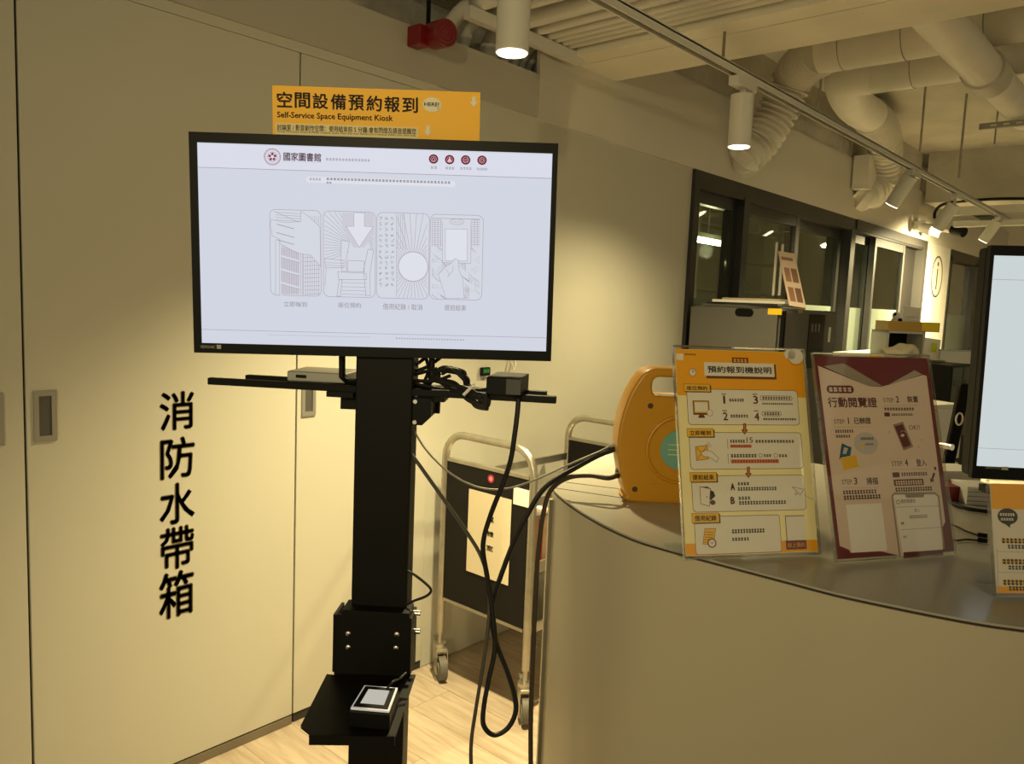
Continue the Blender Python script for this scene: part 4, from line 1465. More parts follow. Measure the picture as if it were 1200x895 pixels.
# third sign, cut by the right edge of the frame
b3 = onZ(1166, 698, K + 0.0035)
s3, f3, p3 = holder('sign_holder', 'small amber topped sheet in acrylic at the right edge of the photo', (b3.x, b3.y, K + 0.0035), -44, 14, 0.212, 0.150, 0.06, ink('offsheet', (214, 204, 192)))
S = Sheet(f3, Z1)
S.step = 0.00005
H = lambda x, y: (1150 + x / 5.26, 540 + y / 5.26)
S.poly('amber', [(0.0034, 0.112), (0.2086, 0.112), (0.2086, 0.1455), (0.0034, 0.1455)], 1, raw=True)
S.poly('amber', [(0.0034, 0.0036), (0.2086, 0.0036), (0.2086, 0.0120), (0.0034, 0.0120)], 1, raw=True)
S.conv = H
S.ell('k', 162, 342, 62, 50, 3)
S.poly('k', [(130, 376), (176, 412), (180, 380)], 3)
S.greek('w', 112, 320, 206, 340, 6, 4)
S.greek('w', 118, 350, 200, 368, 5, 4)
for i in range(3):
    y = 478 + 128 * i
    S.rect('gold', 122 + 4 * i, y - 2, 620, y + 34, 2)
    S.greek('k', 124 + 4 * i, y - 4, 620, y + 38, 20, 3)
    S.greek('k', 160 + 4 * i, y + 36, 560, y + 70, 19, 3)
    if i < 2:
        S.line('ln', [(100 + 4 * i, y + 80), (420, y + 86)], 0.0004, 3)
S.line('ln', [(96, 540), (106, 800)], 0.0004, 3)
S.build(p3, {'amber': 'amber_band', 'k': 'dark_print', 'w': 'white_print', 'gold': 'gold_bar', 'ln': 'thin_rules'}, {'amber': inks['amber'], 'k': ink('black', (30, 22, 18)), 'w': inks['white'], 'gold': inks['gold'], 'ln': inks2['ln']})

# ================================================================== YELLOW CABLE REEL
def curve_solid(name, loops, depth, bevel, m, parent, mtx):
    cu = bpy.data.curves.new(name, 'CURVE')
    cu.dimensions = '2D'
    cu.fill_mode = 'BOTH'
    cu.extrude = depth / 2 - bevel
    cu.bevel_depth = bevel
    cu.bevel_resolution = 3
    for L in loops:
        sp = cu.splines.new('POLY')
        sp.points.add(len(L) - 1)
        for i, p_ in enumerate(L):
            sp.points[i].co = (p_[0], p_[1], 0, 1)
        sp.use_cyclic_u = True
    ob = bpy.data.objects.new(name, cu)
    col.objects.link(ob)
    bpy.context.view_layer.update()
    me = bpy.data.meshes.new_from_object(ob.evaluated_get(bpy.context.evaluated_depsgraph_get()))
    bpy.data.objects.remove(ob)
    bpy.data.curves.remove(cu)
    me.transform(mtx)
    me.materials.clear()
    me.materials.append(m)
    me.polygons.foreach_set('use_smooth', [True] * len(me.polygons))
    me.set_sharp_from_angle(angle=R(50))
    o = bpy.data.objects.new(name, me)
    col.objects.link(o)
    if parent is not None:
        o.parent = parent
    return o


p0 = onZ(793, 590, CT)
k_ = 1.395 / F
RF = zrot((p0.x, p0.y, CT), -47)
rl = thing('cable_reel', 'yellow plastic cable reel with a carrying handle behind the amber sign', 'cable reel', RF)
half = [(50, 3), (58, 8), (64, 23), (69, 45), (72, 64), (71, 92), (63, 125), (51, 149), (43, 157), (35, 160)]
lo_ = [(-x * k_, y * k_, 0) for x, y in half[::-1]] + [(x * k_, y * k_, 0) for x, y in half]
lo_ = [(v.x, v.y) for v in smooth_path([Vector(v) for v in lo_], 4, closed=False)]
hx, hy0, hy1, hr = 41 * k_, 127 * k_, 156 * k_, 11 * k_
hole = []
for cx, cy, a0 in ((hx - hr, hy0 + hr, -90), (hx - hr, hy1 - hr, 0), (-hx + hr, hy1 - hr, 90), (-hx + hr, hy0 + hr, 180)):
    for j in range(6):
        hole.append((cx + hr * math.cos(R(a0 + 18 * j)), cy + hr * math.sin(R(a0 + 18 * j))))
up = Matrix(((1, 0, 0, 0), (0, 0, -1, 0.035), (0, 1, 0, 0), (0, 0, 0, 1)))
curve_solid('shell', [lo_, hole], 0.07, 0.005, M_yel, rl, up)
# round hub with a raised rim and a teal label
hub = Vector((0, -0.0005, 66 * k_))
MB().sweep([hub + Vector((math.cos(R(9 * j)) * 40 * k_, 0, math.sin(R(9 * j)) * 40 * k_)) for j in range(40)], 0.0035, 8, closed=True).build('hub_rim', M_yel, rl, smooth=True)
MB().cyl(hub + Vector((0, 0.001, 0)), hub + Vector((0, -0.0012, 0)), 24 * k_, 36).build('hub_label', ink('teal', (104, 158, 150)), rl)
for j in range(3):
    MB().box(hub + Vector((0, -0.0015, (6 - 6 * j) * k_)), (30 * k_, 0.0004, 1.2 * k_)).build('label_line', ink('label_line', (196, 196, 130)), rl)
for x, y in ((-52, 25 - 9), (-39, 118), (52, 16), (39, 118)):
    MB().cyl((x * k_, 0.002, y * k_), (x * k_, -0.0008, y * k_), 3.4 * k_, 14).build('screw_hole', mat('hole_brown', (0.06, 0.02, 0.008), 0.6), rl)
MB().box((0.0, -0.0006, 14 * k_), (66 * k_, 0.002, 20 * k_), bev=0.0006).build('lower_plate', M_yel, rl)
MB().box((0.0, 0.035, 0.0012), (104 * k_, 0.060, 0.0024)).build('bottom_pad', mat('dark_red_pad', (0.10, 0.02, 0.01), 0.6), rl)
MB().cyl((-0.110, 0.035, 30 * k_), (-0.096, 0.035, 30 * k_), 0.010, 14).build('cable_gland', mat('dark_brown_plastic', (0.05, 0.025, 0.015), 0.5), rl)

# ================================================================== CABLES
def cable(name, label, pts, r, m, per=10, n=8):
    P = [dep(*p_) if not isinstance(p_, Vector) else p_ for p_ in pts]
    o = MB().sweep(smooth_path(P, per), r, n).build(name, m, smooth=True, at=tuple(P[-1]))
    return tag(o, label, 'cable', 'loose cables at the kiosk')


reel_in = RF @ Vector((-0.104, 0.036, 0.096))
cable('power_cable', 'thick black cable looping low from the power brick up to the reel',
      [(600, 462, 1.43), (606, 466, 1.395), (607, 476, 1.39), (603, 510, 1.39), (596, 548, 1.40), (574, 606, 1.42), (566, 640, 1.43), (571, 676, 1.44), (577, 715, 1.445), (580, 758, 1.45), (573, 795, 1.45), (567, 828, 1.45), (567, 850, 1.45), (579, 861, 1.455), (595, 853, 1.46), (604, 835, 1.46), (603, 815, 1.46), (594, 786, 1.46), (583, 758, 1.46), (577, 735, 1.46), (576, 715, 1.46), (581, 692, 1.46), (600, 640, 1.45), (618, 603, 1.44), (640, 570, 1.44), (680, 545, 1.46), (705, 532, 1.47), reel_in], 0.0048, M_rubber)
fz = onZ(552, 960, 0.0)
cable('signal_cable', 'grey cable falling from the pole past the cart to the floor',
      [(474, 522, 1.47), (488, 540, 1.45), (520, 585, 1.44), (548, 625, 1.44), (565, 655, 1.44), (573, 690, 1.445), (572, 735, 1.45), (566, 780, 1.455), (557, 835, 1.46), (552, 875, 1.46), (553, 925, 1.46), dep(556, 1100, 1.46), Vector((dep(556, 1100, 1.46).x + 0.02, dep(556, 1100, 1.46).y + 0.02, 0.004))], 0.0036, M_cgrey)
cable('thin_cable', 'thin pale cable sagging from the pole to the reel',
      [(478, 488, 1.47), (484, 502, 1.46), (500, 528, 1.46), (527, 554, 1.46), (558, 570, 1.46), (590, 573, 1.46), (625, 563, 1.46), (665, 545, 1.46), (700, 530, 1.47), (714, 523, 1.47), RF @ Vector((-0.104, 0.03, 0.106))], 0.0018, M_cwhite)
cable('extension_lead', 'brown cable running from the reel over the counter end to the floor',
      [RF @ Vector((-0.100, 0.035, 30 * k_)), (714, 560, 1.425), (690, 557, 1.435), (665, 560, 1.45), (645, 575, 1.46), (636, 605, 1.46), (630, 655, 1.46), (627, 710, 1.46), (624, 780, 1.46), (622, 840, 1.46), (622, 900, 1.46), (623, 960, 1.46), dep(625, 1120, 1.46), Vector((dep(625, 1120, 1.46).x - 0.02, dep(625, 1120, 1.46).y + 0.02, 0.005))], 0.0046, M_cbrown)
cable('short_cable', 'short black cable bowing out beside the pole above the tray',
      [(472, 667, 1.47), (482, 671, 1.46), (497, 682, 1.46), (505, 691, 1.46), (500, 698, 1.46), (485, 704, 1.46), (472, 710, 1.47)], 0.0026, M_rubber)
cable('reader_cable', 'short black lead running from the card reader back to the tray plate',
      [Vector((cr_.x, cr_.y, zt + 0.012)) + (rb - rc).normalized() * 0.034, (459, 800, 1.34), (468, 795, 1.375), (476, 788, 1.395)], 0.0018, M_rubber)

# bundled cable on the bars
bd = thing('cable_bundle', 'coiled black cable tied with a white strap on the shelf bars', 'cable', tuple(dep(545, 470, 1.42)), group='loose cables at the kiosk')
for i in range(5):
    j = random.Random(i)
    w_ = lambda a: a + j.uniform(-4.5, 4.5)
    pts = [(w_(508 + i * 3), w_(434), 1.435), (w_(528 + 4 * i), w_(434 + i), 1.43), (w_(545 + i), w_(447 + i), 1.42), (w_(548), w_(460), 1.405), (w_(556), w_(474), 1.398), (w_(566), w_(479 - i), 1.395), (w_(572 - i), w_(474 - i), 1.393), (w_(566), w_(466), 1.395), (w_(548), w_(456), 1.402), (w_(530 - 2 * i), w_(452), 1.42), (w_(515 - i), w_(444), 1.43)]
    MB().sweep(smooth_path([dep(*p_) for p_ in pts], 6, closed=True), 0.0034, 7, closed=True).build('coil_loop', M_rubber, bd, world=True, smooth=True)
for i, pts in enumerate(([(480, 432, 1.45), (492, 424, 1.45), (505, 414, 1.45)], [(480, 436, 1.455), (500, 430, 1.45), (520, 416, 1.45)], [(481, 440, 1.45), (496, 436, 1.44), (512, 432, 1.43)], [(484, 446, 1.44), (510, 446, 1.43), (528, 440, 1.425)], [(572, 474, 1.395), (570, 462, 1.40), (575, 458, 1.42), (582, 455, 1.425)], [(497, 412, 1.46), (502, 432, 1.45), (498, 446, 1.445)], [(483, 448, 1.445), (515, 455, 1.44), (560, 457, 1.43), (578, 454, 1.43)])):
    MB().sweep(smooth_path([dep(*p_) for p_ in pts], 8), 0.0034, 7).build('cable_run', M_rubber, bd, world=True, smooth=True)
a, b = dep(543, 463, 1.388), dep(553, 453, 1.392)
MB().box((a + b) / 2, ((b - a).length, 0.006, 0.003), rot=Vector((1, 0, 0)).rotation_difference((b - a).normalized()).to_matrix()).build('tie_strap', M_paper, bd, world=True)
MB().sweep(smooth_path([dep(551, 452, 1.42), dep(556, 450, 1.41), dep(554, 456, 1.41)], 5), 0.0008, 5).build('tie_tail', M_paper, bd, world=True)

# clock and hook on the wall
cw = onY(567, 435, W - 0.004)
ck = thing('wall_thermometer', 'small black wall thermometer with a green display', 'thermometer', (cw.x, W - 0.004, cw.z - 0.02))
MB().box((0, -0.008, 0.02), (0.052, 0.016, 0.036), bev=0.004).build('case', M_blackp, ck)
MB().box((0, -0.0165, 0.023), (0.042, 0.001, 0.020)).build('display', glow('lcd', (40, 84, 36), 0.8), ck)
for i in range(3):
    MB().box((-0.014 + i * 0.012, -0.0172, 0.023), (0.006, 0.0006, 0.012)).build('digit', glow('lcd_digit', (74, 140, 62), 0.9), ck)
hk = onY(598, 428, W - 0.004)
o = MB().sweep(smooth_path([(hk.x - 0.012, W - 0.004, hk.z + 0.03), (hk.x - 0.012, W - 0.022, hk.z + 0.01), (hk.x, W - 0.026, hk.z - 0.016), (hk.x + 0.012, W - 0.022, hk.z + 0.01), (hk.x + 0.012, W - 0.004, hk.z + 0.03)], 6), 0.004, 8).build('wall_hook', M_white, smooth=True, at=(hk.x, W - 0.004, hk.z))
tag(o, 'pale looped hook on the wall right of the thermometer', 'hook')

# ================================================================== BOOK CART
CX0, CX1, CY0, CY1 = 2.067, 2.84, 1.705, 2.150
bc = thing('book_cart', 'steel tube book cart with a black end panel and casters', 'cart', ((CX0 + CX1) / 2, (CY0 + CY1) / 2, 0))
TR = 0.0145


def end_frame(x):
    r_ = 0.095
    P = [Vector((x, CY1, 0.185)), Vector((x, CY1, 1.0 - TR - r_))]
    P += [Vector((x, CY1 - r_ + r_ * math.cos(R(a_)), 1.0 - TR - r_ + r_ * math.sin(R(a_)))) for a_ in range(15, 91, 15)]
    P += [Vector((x, CY0 + r_ - r_ * math.sin(R(a_)), 1.0 - TR - r_ + r_ * math.cos(R(a_)))) for a_ in range(0, 91, 15)]
    P += [Vector((x, CY0, 0.185))]
    MB().sweep(P, TR, 14).build('end_frame', M_steel, bc, world=True, smooth=True)


end_frame(CX0)
end_frame(CX1)
for x in (CX0 + 0.003, CX1 - 0.003):
    MB().box((x, (CY0 + CY1) / 2, 0.605), (0.018, CY1 - CY0 - 0.034, 0.545)).build('end_panel', M_pan, bc, world=True)
    for zz in (0.328, 0.884):
        MB().box((x, (CY0 + CY1) / 2, zz), (0.022, CY1 - CY0 - 0.03, 0.012)).build('panel_edge', M_steel, bc, world=True)
for y in (CY0 + 0.002, CY1 - 0.002):
    for zz in (0.80, 0.56, 0.33):
        MB().box(((CX0 + CX1) / 2, y, zz), (CX1 - CX0 - 0.02, 0.012, 0.030)).build('side_rail', M_steel, bc, world=True)
for zz, tl in ((0.735, 0.0), (0.53, 0.0), (0.325, 0.0)):
    MB().box(((CX0 + CX1) / 2, (CY0 + CY1) / 2, zz), (CX1 - CX0 - 0.03, CY1 - CY0 - 0.03, 0.010), rot=(tl, 0, 0)).build('shelf', M_steel, bc, world=True)
for x in (CX0, CX1):
    for y in (CY0, CY1):
        cm4 = Matrix.Translation((x, y, 0)) @ Matrix.Rotation(R(62 if y == CY1 else 50), 4, 'Z')

        def cpart(nm, mb_, mt, par, sm=False):
            mb_.bm.transform(cm4)
            return mb_.build(nm, mt, par, world=True, smooth=sm)
        cas = cpart('caster', MB().cyl((0, 0, 0.135), (0, 0, 0.19), 0.009, 12).cyl((0, 0, 0.128), (0, 0, 0.142), 0.026, 18).box((-0.010, 0, 0.121), (0.058, 0.046, 0.014), bev=0.004), M_steel, bc)
        fk = MB()
        for s_ in (-1, 1):
            fk.prism([(-0.045, 0.03), (-0.012, 0.03), (0.022, 0.118), (-0.040, 0.122)], -0.0015, 0.0015, m=Matrix(((1, 0, 0, 0), (0, 0, 1, s_ * 0.0215), (0, 1, 0, 0), (0, 0, 0, 1))))
        cpart('fork', fk, M_steel, cas)
        cpart('wheel', MB().cyl((-0.028, -0.015, 0.05), (-0.028, 0.015, 0.05), 0.050, 24), mat('grey_rubber', (0.10, 0.09, 0.075), 0.6), cas, True)
        cpart('hub', MB().cyl((-0.028, -0.0165, 0.05), (-0.028, 0.0165, 0.05), 0.026, 18), mat('hub_grey', (0.28, 0.26, 0.22), 0.5), cas, True)
        cpart('brake_lever', MB().box((0.036, 0.0, 0.140), (0.045, 0.026, 0.005), rot=(0, -0.2, 0)), M_steel, cas)

pf_ = Matrix(((0, 0, -1, CX0 - 0.0085), (-1, 0, 0, 2.010), (0, 1, 0, 0.475), (0, 0, 0, 1)))
pn = thing('paper_notice', 'white paper notice taped to the black end of the book cart', 'notice', pf_)
MB().box((0.107, 0.1585, 0.0004), (0.214, 0.317, 0.0008)).build('paper_sheet', ink('notice_paper', (212, 200, 172), 0.7), pn)
S = Sheet(pf_, 0.0009)
S.conv = lambda x, y: (545 + x / 7.46, 560 + y / 7.46)
for ch, x0, y0, x1, y1 in (('媒', 196, 318, 252, 408), ('體', 194, 450, 248, 530), ('室', 184, 570, 244, 656)):
    S.text('t#' + ch, ch, x0, y0 + 8, x1, y1 - 8, 1, bold=0.02)
S.build(pn, {'t': 'notice_lettering'}, {'t': ink('notice', (50, 42, 26))})
st1 = onX(612, 583, CX0 - 0.009)
tag(MB().box((CX0 - 0.0075, st1.y, st1.z), (0.0012, 0.085, 0.062)).build('sticker', M_paper, at=(CX0 - 0.0075, st1.y, st1.z)), 'small white sticker at the top right of the cart end panel', 'sticker')
st2 = onX(575, 561, CX0 - 0.009)
rs = thing('sticker', 'small round red sticker at the top of the cart end panel', 'sticker', (CX0 - 0.0068, st2.y, st2.z))
MB().cyl((0, 0, 0), (-0.0012, 0, 0), 0.016, 20).build('disc', ink('red_dot', (150, 30, 52)), rs)
MB().cyl((-0.0012, 0, 0), (-0.0016, 0, 0), 0.009, 16).build('inner_mark', ink('pink_dot', (214, 130, 140)), rs)
# books on the middle shelf, seen between cart leg and counter
bx = CX0 + 0.05
for i, (wd, hh, c_, lb) in enumerate(((0.03, 0.20, (196, 150, 110), 'tan'), (0.025, 0.19, (176, 70, 60), 'brick red'), (0.035, 0.21, (214, 176, 150), 'pale pink'), (0.03, 0.2, (96, 60, 50), 'dark brown'), (0.03, 0.19, (190, 110, 80), 'orange brown'))):
    t = thing('book', '%s book standing on the middle shelf of the cart' % lb, 'book', (bx + wd / 2, CY0 + 0.11, 0.5355), group='books on the cart')
    MB().box((0, 0, hh / 2), (wd, 0.15, hh)).build('cover', ink('book_%d' % i, c_), t)
    MB().box((0, 0.004, hh / 2 + 0.0005), (wd - 0.005, 0.146, hh)).build('pages', M_paper, t)
    bx += wd + 0.002

# ================================================================== GREY MACHINE BY THE WINDOW
MX0, MX1, MY0, MY1, MZ1 = 3.93, 4.70, 1.63, 2.17, 1.515
gm = thing('grey_cabinet', 'tall grey machine cabinet beneath the dark windows', 'cabinet', ((MX0 + MX1) / 2, (MY0 + MY1) / 2, 0))
MB().box(((MX0 + MX1) / 2 + 0.01, (MY0 + MY1) / 2, MZ1 / 2), (MX1 - MX0 - 0.02, MY1 - MY0, MZ1), bev=0.02).build('body', M_grey, gm, world=True)
MB().box((MX0 + 0.006, (MY0 + MY1) / 2 + 0.012, MZ1 / 2), (0.022, MY1 - MY0 - 0.04, MZ1 - 0.01), bev=0.004).build('side_panel', M_grey, gm, world=True)
MB().box((MX0 + 0.010, MY0 + 0.006, MZ1 / 2), (0.022, 0.018, MZ1 - 0.02)).build('corner_gap', M_black, gm, world=True)
hc = onX(872, 366, MX0 - 0.006)
L = []
for cy, a0 in ((0.030, -90), (-0.030, 90)):
    for j in range(9):
        L.append((cy + 0.022 * math.cos(R(a0 + 22.5 * j)), 0.022 * math.sin(R(a0 + 22.5 * j))))
MB().prism(L, 0, 0.0015, m=Matrix(((0, 0, -1, MX0 - 0.005), (1, 0, 0, hc.y), (0, 1, 0, hc.z), (0, 0, 0, 1)))).build('hand_slot', M_black, gm, world=True)
for x, y, sy, sz, c_ in ((908, 365, 0.075, 0.032, (226, 190, 20)),):
    q = onX(x, y, MX0 - 0.006)
    MB().box((MX0 - 0.0056, q.y, q.z), (0.001, sy, sz)).build('yellow_label', ink('label_yellow', c_), gm, world=True)
q = onY(938, 365, MY0 - 0.001)
MB().box((q.x, MY0 - 0.001, q.z), (0.06, 0.002, 0.016)).build('yellow_label', ink('label_dim', (180, 150, 50)), gm, world=True)
a, b = onY(949, 368, MY0 - 0.001), onY(962, 430, MY0 - 0.001)
MB().box(((a.x + b.x) / 2, MY0 - 0.0015, (a.z + b.z) / 2), (b.x - a.x, 0.004, a.z - b.z)).build('black_glass_strip', mat('black_glass', (0.004, 0.004, 0.005), 0.35, spec=0.15), gm, world=True)
for i in range(3):
    q = onY(952 + 4 * i, 384, MY0 - 0.004)
    MB().box((q.x, MY0 - 0.0036, q.z), (0.02, 0.0006, 0.045)).build('strip_mark', ink('mark', (120, 120, 110)), gm, world=True)
q = onY(972, 392, MY0 - 0.001)
MB().box((q.x, MY0 - 0.001, q.z), (0.032, 0.002, 0.085)).build('white_label', M_paper, gm, world=True)
# flat files on top
for i, (x, y, sx, sy, h_, rot_, mt, lb) in enumerate(((0.22, 0.27, 0.34, 0.46, 0.012, 3, M_grey, 'lowest grey folder lying on the grey cabinet'), (0.20, 0.25, 0.30, 0.42, 0.010, -5, M_seam, 'dark flat folder in the pile on the grey cabinet'), (0.21, 0.24, 0.31, 0.40, 0.014, 4, M_paper, 'white flat file in the pile on the grey cabinet'), (0.22, 0.22, 0.27, 0.34, 0.010, -3, mat('tan_card', (0.5, 0.42, 0.3), 0.7), 'topmost tan card file on the grey cabinet'))):
    zz = MZ1 + (0.001, 0.014, 0.025, 0.040)[i]
    t = thing('flat_file', lb, 'file', zrot((MX0 + x, MY0 + y, zz), rot_), group='files on the grey cabinet')
    MB().box((0, 0, h_ / 2), (sx, sy, h_)).build('cover', mt, t)
    MB().box((0.003, 0, h_ / 2), (sx - 0.004, sy + 0.002, h_ * 0.5)).build('pages', M_paper, t)
# leaflet display
ls = thing('leaflet_stand', 'leaning leaflet board with small pictures on top of the grey cabinet', 'stand', tuple(dep(934, 357, 3.95)))
crn = [dep(912, 294, 4.06), dep(931, 297, 4.05), dep(944.5, 355, 3.93), dep(925, 357.5, 3.94)]
crn[2] = crn[1] + crn[3] - crn[0]
m_ = MB()
nrm = (crn[1] - crn[0]).cross(crn[3] - crn[0]).normalized() * 0.006
vs = [m_.bm.verts.new(p_) for p_ in crn] + [m_.bm.verts.new(p_ + nrm) for p_ in crn]
for f_ in ((0, 1, 2, 3), (7, 6, 5, 4), (0, 4, 5, 1), (1, 5, 6, 2), (2, 6, 7, 3), (3, 7, 4, 0)):
    m_.bm.faces.new([vs[i] for i in f_])
m_.build('board', ink('leaflet', (206, 184, 164)), ls, world=True)
fro = -nrm.normalized() * 0.001 if nrm.dot(CAM - crn[0]) < 0 else nrm + nrm.normalized() * 0.001
for u0, u1, v0, v1, c_ in ((0.12, 0.46, 0.30, 0.56, (150, 112, 88)), (0.54, 0.90, 0.30, 0.56, (128, 96, 80)), (0.12, 0.46, 0.66, 0.92, (140, 100, 78)), (0.54, 0.90, 0.66, 0.92, (112, 84, 66)), (0.10, 0.80, 0.10, 0.16, (150, 110, 100))):
    bl_f = lambda u, v: crn[0].lerp(crn[1], u).lerp(crn[3].lerp(crn[2], u), v) + fro
    MB().quad([bl_f(u0, v0), bl_f(u1, v0), bl_f(u1, v1), bl_f(u0, v1)]).build('picture', ink('pic%d%d' % (u0 * 100, v0 * 100), c_), ls, world=True)
for (xa, ya, xb, yb_) in ((910.5, 284, 906, 346), (917.5, 286, 913, 346)):
    MB().cyl(dep(xa, ya, 4.12), dep(xb, yb_, 4.14), 0.007, 8).build('prop_rod', M_white, ls, world=True)

# ================================================================== SECOND DISPLAY ON THE COUNTER
bl2 = dep(1138, 560, 1.29)
DF = face_frame(tuple(bl2), -54, 1.0, 0.6)
bx_, by_, bz_ = (DF @ Vector((0.3175, 0, 0)))
d2m = thing('desk_monitor', 'black desk monitor with a blank white page, cut by the right frame edge', 'monitor', DF)
S = Sheet(DF, 0.0)
q0, q1 = S.at(1157, 299), S.at(1151, 546)
MH2 = S.at(1147, 287).y
sxa, sya, syb = q0.x * 0.5 + q1.x * 0.5, q1.y, q0.y
sxb = MW - sxa
bz = MB()
for x0, x1, y0, y1 in ((0, MW, syb, MH2), (0, MW, 0, sya), (0, sxa, sya, syb), (sxb, MW, sya, syb)):
    bz.box(((x0 + x1) / 2, (y0 + y1) / 2, -0.004), (x1 - x0, y1 - y0, 0.012))
bz.build('bezel', M_blackp, d2m)
MB().box((MW / 2, MH2 / 2, -0.026), (MW - 0.002, MH2 - 0.002, 0.034), bev=0.006).build('rear_case', M_blackp, d2m)
sc2 = MB().box(((sxa + sxb) / 2, (sya + syb) / 2, -0.0045), (sxb - sxa, syb - sya, 0.008)).build('screen', glow('page2', (203, 212, 212)), d2m)
S.z = -0.0004
S.step = 0.00006
for kk, (px_, py_) in (('l', (1156, 327)), ('l#2', (1153, 525))):
    yl = S.at(px_, py_).y
    S.line(kk, [(sxa + 0.002, yl), (sxb - 0.002, yl)], 0.0007, 2, raw=True)
S.build(sc2, {'l': 'divider_line'}, {'l': glow('line2', (150, 152, 152))})
S = Sheet(DF, 0.0021)
S.conv = lambda x, y: (1080 + x / 5.59, 500 + y / 5.59)
S.text('t', 'VIEWSONIC', 416, 260, 516, 278, 1, bold=0.03)
S.rect('t', 524, 260, 566, 284, 1)
S.build(d2m, {'t': 'maker_lettering'}, {'t': ink('bezel_text', (170, 165, 150))})
ground = DF.inverted() @ Vector((bx_, by_, CT))
fz_ = ground.y
MB().box((MW / 2, fz_ / 2 + 0.03, -0.050), (0.07, abs(fz_) + 0.10, 0.014), bev=0.003).build('stand_neck', M_blackp, d2m)
MB().box((MW / 2, fz_ + 0.011, -0.045), (0.26, 0.014, 0.18), bev=0.004).build('stand_foot', M_blackp, d2m)
MB().box((0.11, fz_ * 0.2, -0.020), (0.16, 0.012, 0.03)).build('sound_bar', M_blackp, d2m)

# boxes and plugs beside it
def slab(name, label, cat, px, py, t_or_z, size, rot_, m, group=None, z=None):
    p = onZ(px, py, t_or_z)
    o_ = thing(name, label, cat, zrot((p.x, p.y, t_or_z), rot_), group)
    return o_


rb_ = slab('red_box', 'flat red box on the counter under the white carton', 'box', 1124, 587, CT + 0.0005, None, -42, None)
MB().box((0, 0.03, 0.013), (0.07, 0.06, 0.026), bev=0.001).build('base', ink('box_red', (120, 16, 20), 0.4), rb_)
MB().box((0, 0.03, 0.0275), (0.072, 0.062, 0.003)).build('lid', ink('box_red2', (100, 12, 18), 0.4), rb_)
wb_ = slab('white_carton', 'small white ridged carton on the counter left of the monitor', 'box', 1149, 592, CT + 0.0005, None, -50, None)
MB().box((0, 0.03, 0.017), (0.055, 0.06, 0.034), bev=0.001).build('base', M_paper, wb_)
for i in range(3):
    MB().box((0, -0.0003, 0.008 + 0.009 * i), (0.054, 0.0012, 0.0012)).build('ridge', mat('ridge_grey', (0.3, 0.28, 0.25), 0.6), wb_)
MB().box((0, 0.03, 0.0352), (0.057, 0.062, 0.003)).build('lid', M_paper, wb_)
wt_ = slab('white_tray', 'long flat white box lying behind the red box', 'box', 1120, 577, CT + 0.0005, None, -42, None)
MB().box((0.0, 0.06, 0.019), (0.14, 0.08, 0.038), bev=0.002).build('base', M_paper, wt_)
MB().box((0.0, 0.06, 0.0395), (0.142, 0.082, 0.003)).build('lid', M_paper, wt_)
for (xa, ya, xb, yb_, xc, yc, lb) in ((1119, 616, 1132, 622, 1146, 627, 'upper thin black lead with plug lying beside the maroon sign'), (1119, 633, 1132, 632, 1146, 633, 'lower thin black lead with plug lying beside the maroon sign')):
    P = [onZ(x, y, CT + 0.003) for x, y in ((xa - 25, ya - 6), (xa, ya), (xb, yb_), (xc, yc))]
    t = thing('plug_lead', lb, 'cable', tuple(P[-1] - Vector((0, 0, 0.003))), group='plug leads on the counter')
    MB().sweep(smooth_path(P, 6), 0.0016, 6).build('lead', M_rubber, t, world=True, smooth=True)
    d = (onZ(xc + 11, yc + 1.5, CT + 0.004) - P[-1])
    MB().cyl(P[-1] + Vector((0, 0, 0.001)), P[-1] + d + Vector((0, 0, 0.001)), 0.0038, 10).build('plug', M_blackp, t, world=True)
cable_pts = [onZ(x, y, CT + 0.005) for x, y in ((1100, 578), (1118, 590), (1135, 596), (1162, 600))]
o = MB().sweep(smooth_path(cable_pts, 8), 0.004, 7).build('desk_cable', M_rubber, smooth=True, at=tuple(cable_pts[-1]))
tag(o, 'black cable on the counter in front of the red box', 'cable')

# ================================================================== WORK AREA BEHIND THE COUNTER
ZC = 1.262
cab = thing('low_cabinet', 'white low cabinet holding a cloth and a small shelf below the windows', 'cabinet', (5.3, 1.40, 0))
MB().box((5.3, 1.42, ZC / 2), (0.9, 0.62, ZC - 0.02)).build('body', M_white, cab, world=True)
MB().box((5.3, 1.42, ZC - 0.010), (0.94, 0.66, 0.020)).build('top', M_white, cab, world=True)
for xx in (5.07, 5.53):
    dd = MB().box((xx, 1.105, 0.62), (0.44, 0.018, 1.16)).build('door', M_white, cab, world=True)
    MB().box((xx + 0.17, 1.09, 0.9), (0.012, 0.02, 0.1)).build('handle', M_steel, dd, world=True)


def at_top(px, py): return onZ(px, py, ZC)


# small white shelf with a dark opening, yellow tray on it
a, b = dep(1038, 403, 4.62), dep(1080, 403, 4.62)
base = Vector(((a.x + b.x) / 2, (a.y + b.y) / 2, ZC))
ang = math.degrees(math.atan2(b.y - a.y, b.x - a.x))
wd = (b - a).length
zsh = dep(1060, 388, 4.62).z - ZC
sh = thing('desk_shelf', 'small white desk shelf with a dark opening under the yellow tray', 'shelf', zrot(base, ang))
for x in (-wd / 2, wd / 2):
    MB().box((x, 0.08, zsh / 2), (0.014, 0.2, zsh)).build('side', M_white, sh)
MB().box((0, 0.08, zsh - 0.006), (wd + 0.014, 0.2, 0.014)).build('top', M_white, sh)
MB().box((0, 0.17, zsh / 2), (wd, 0.012, zsh)).build('back', M_pan, sh)
yt = thing('yellow_tray', 'wooden yellow letter tray on the white desk shelf', 'tray', zrot(base + Vector((0, 0, zsh + 0.0015)), ang))
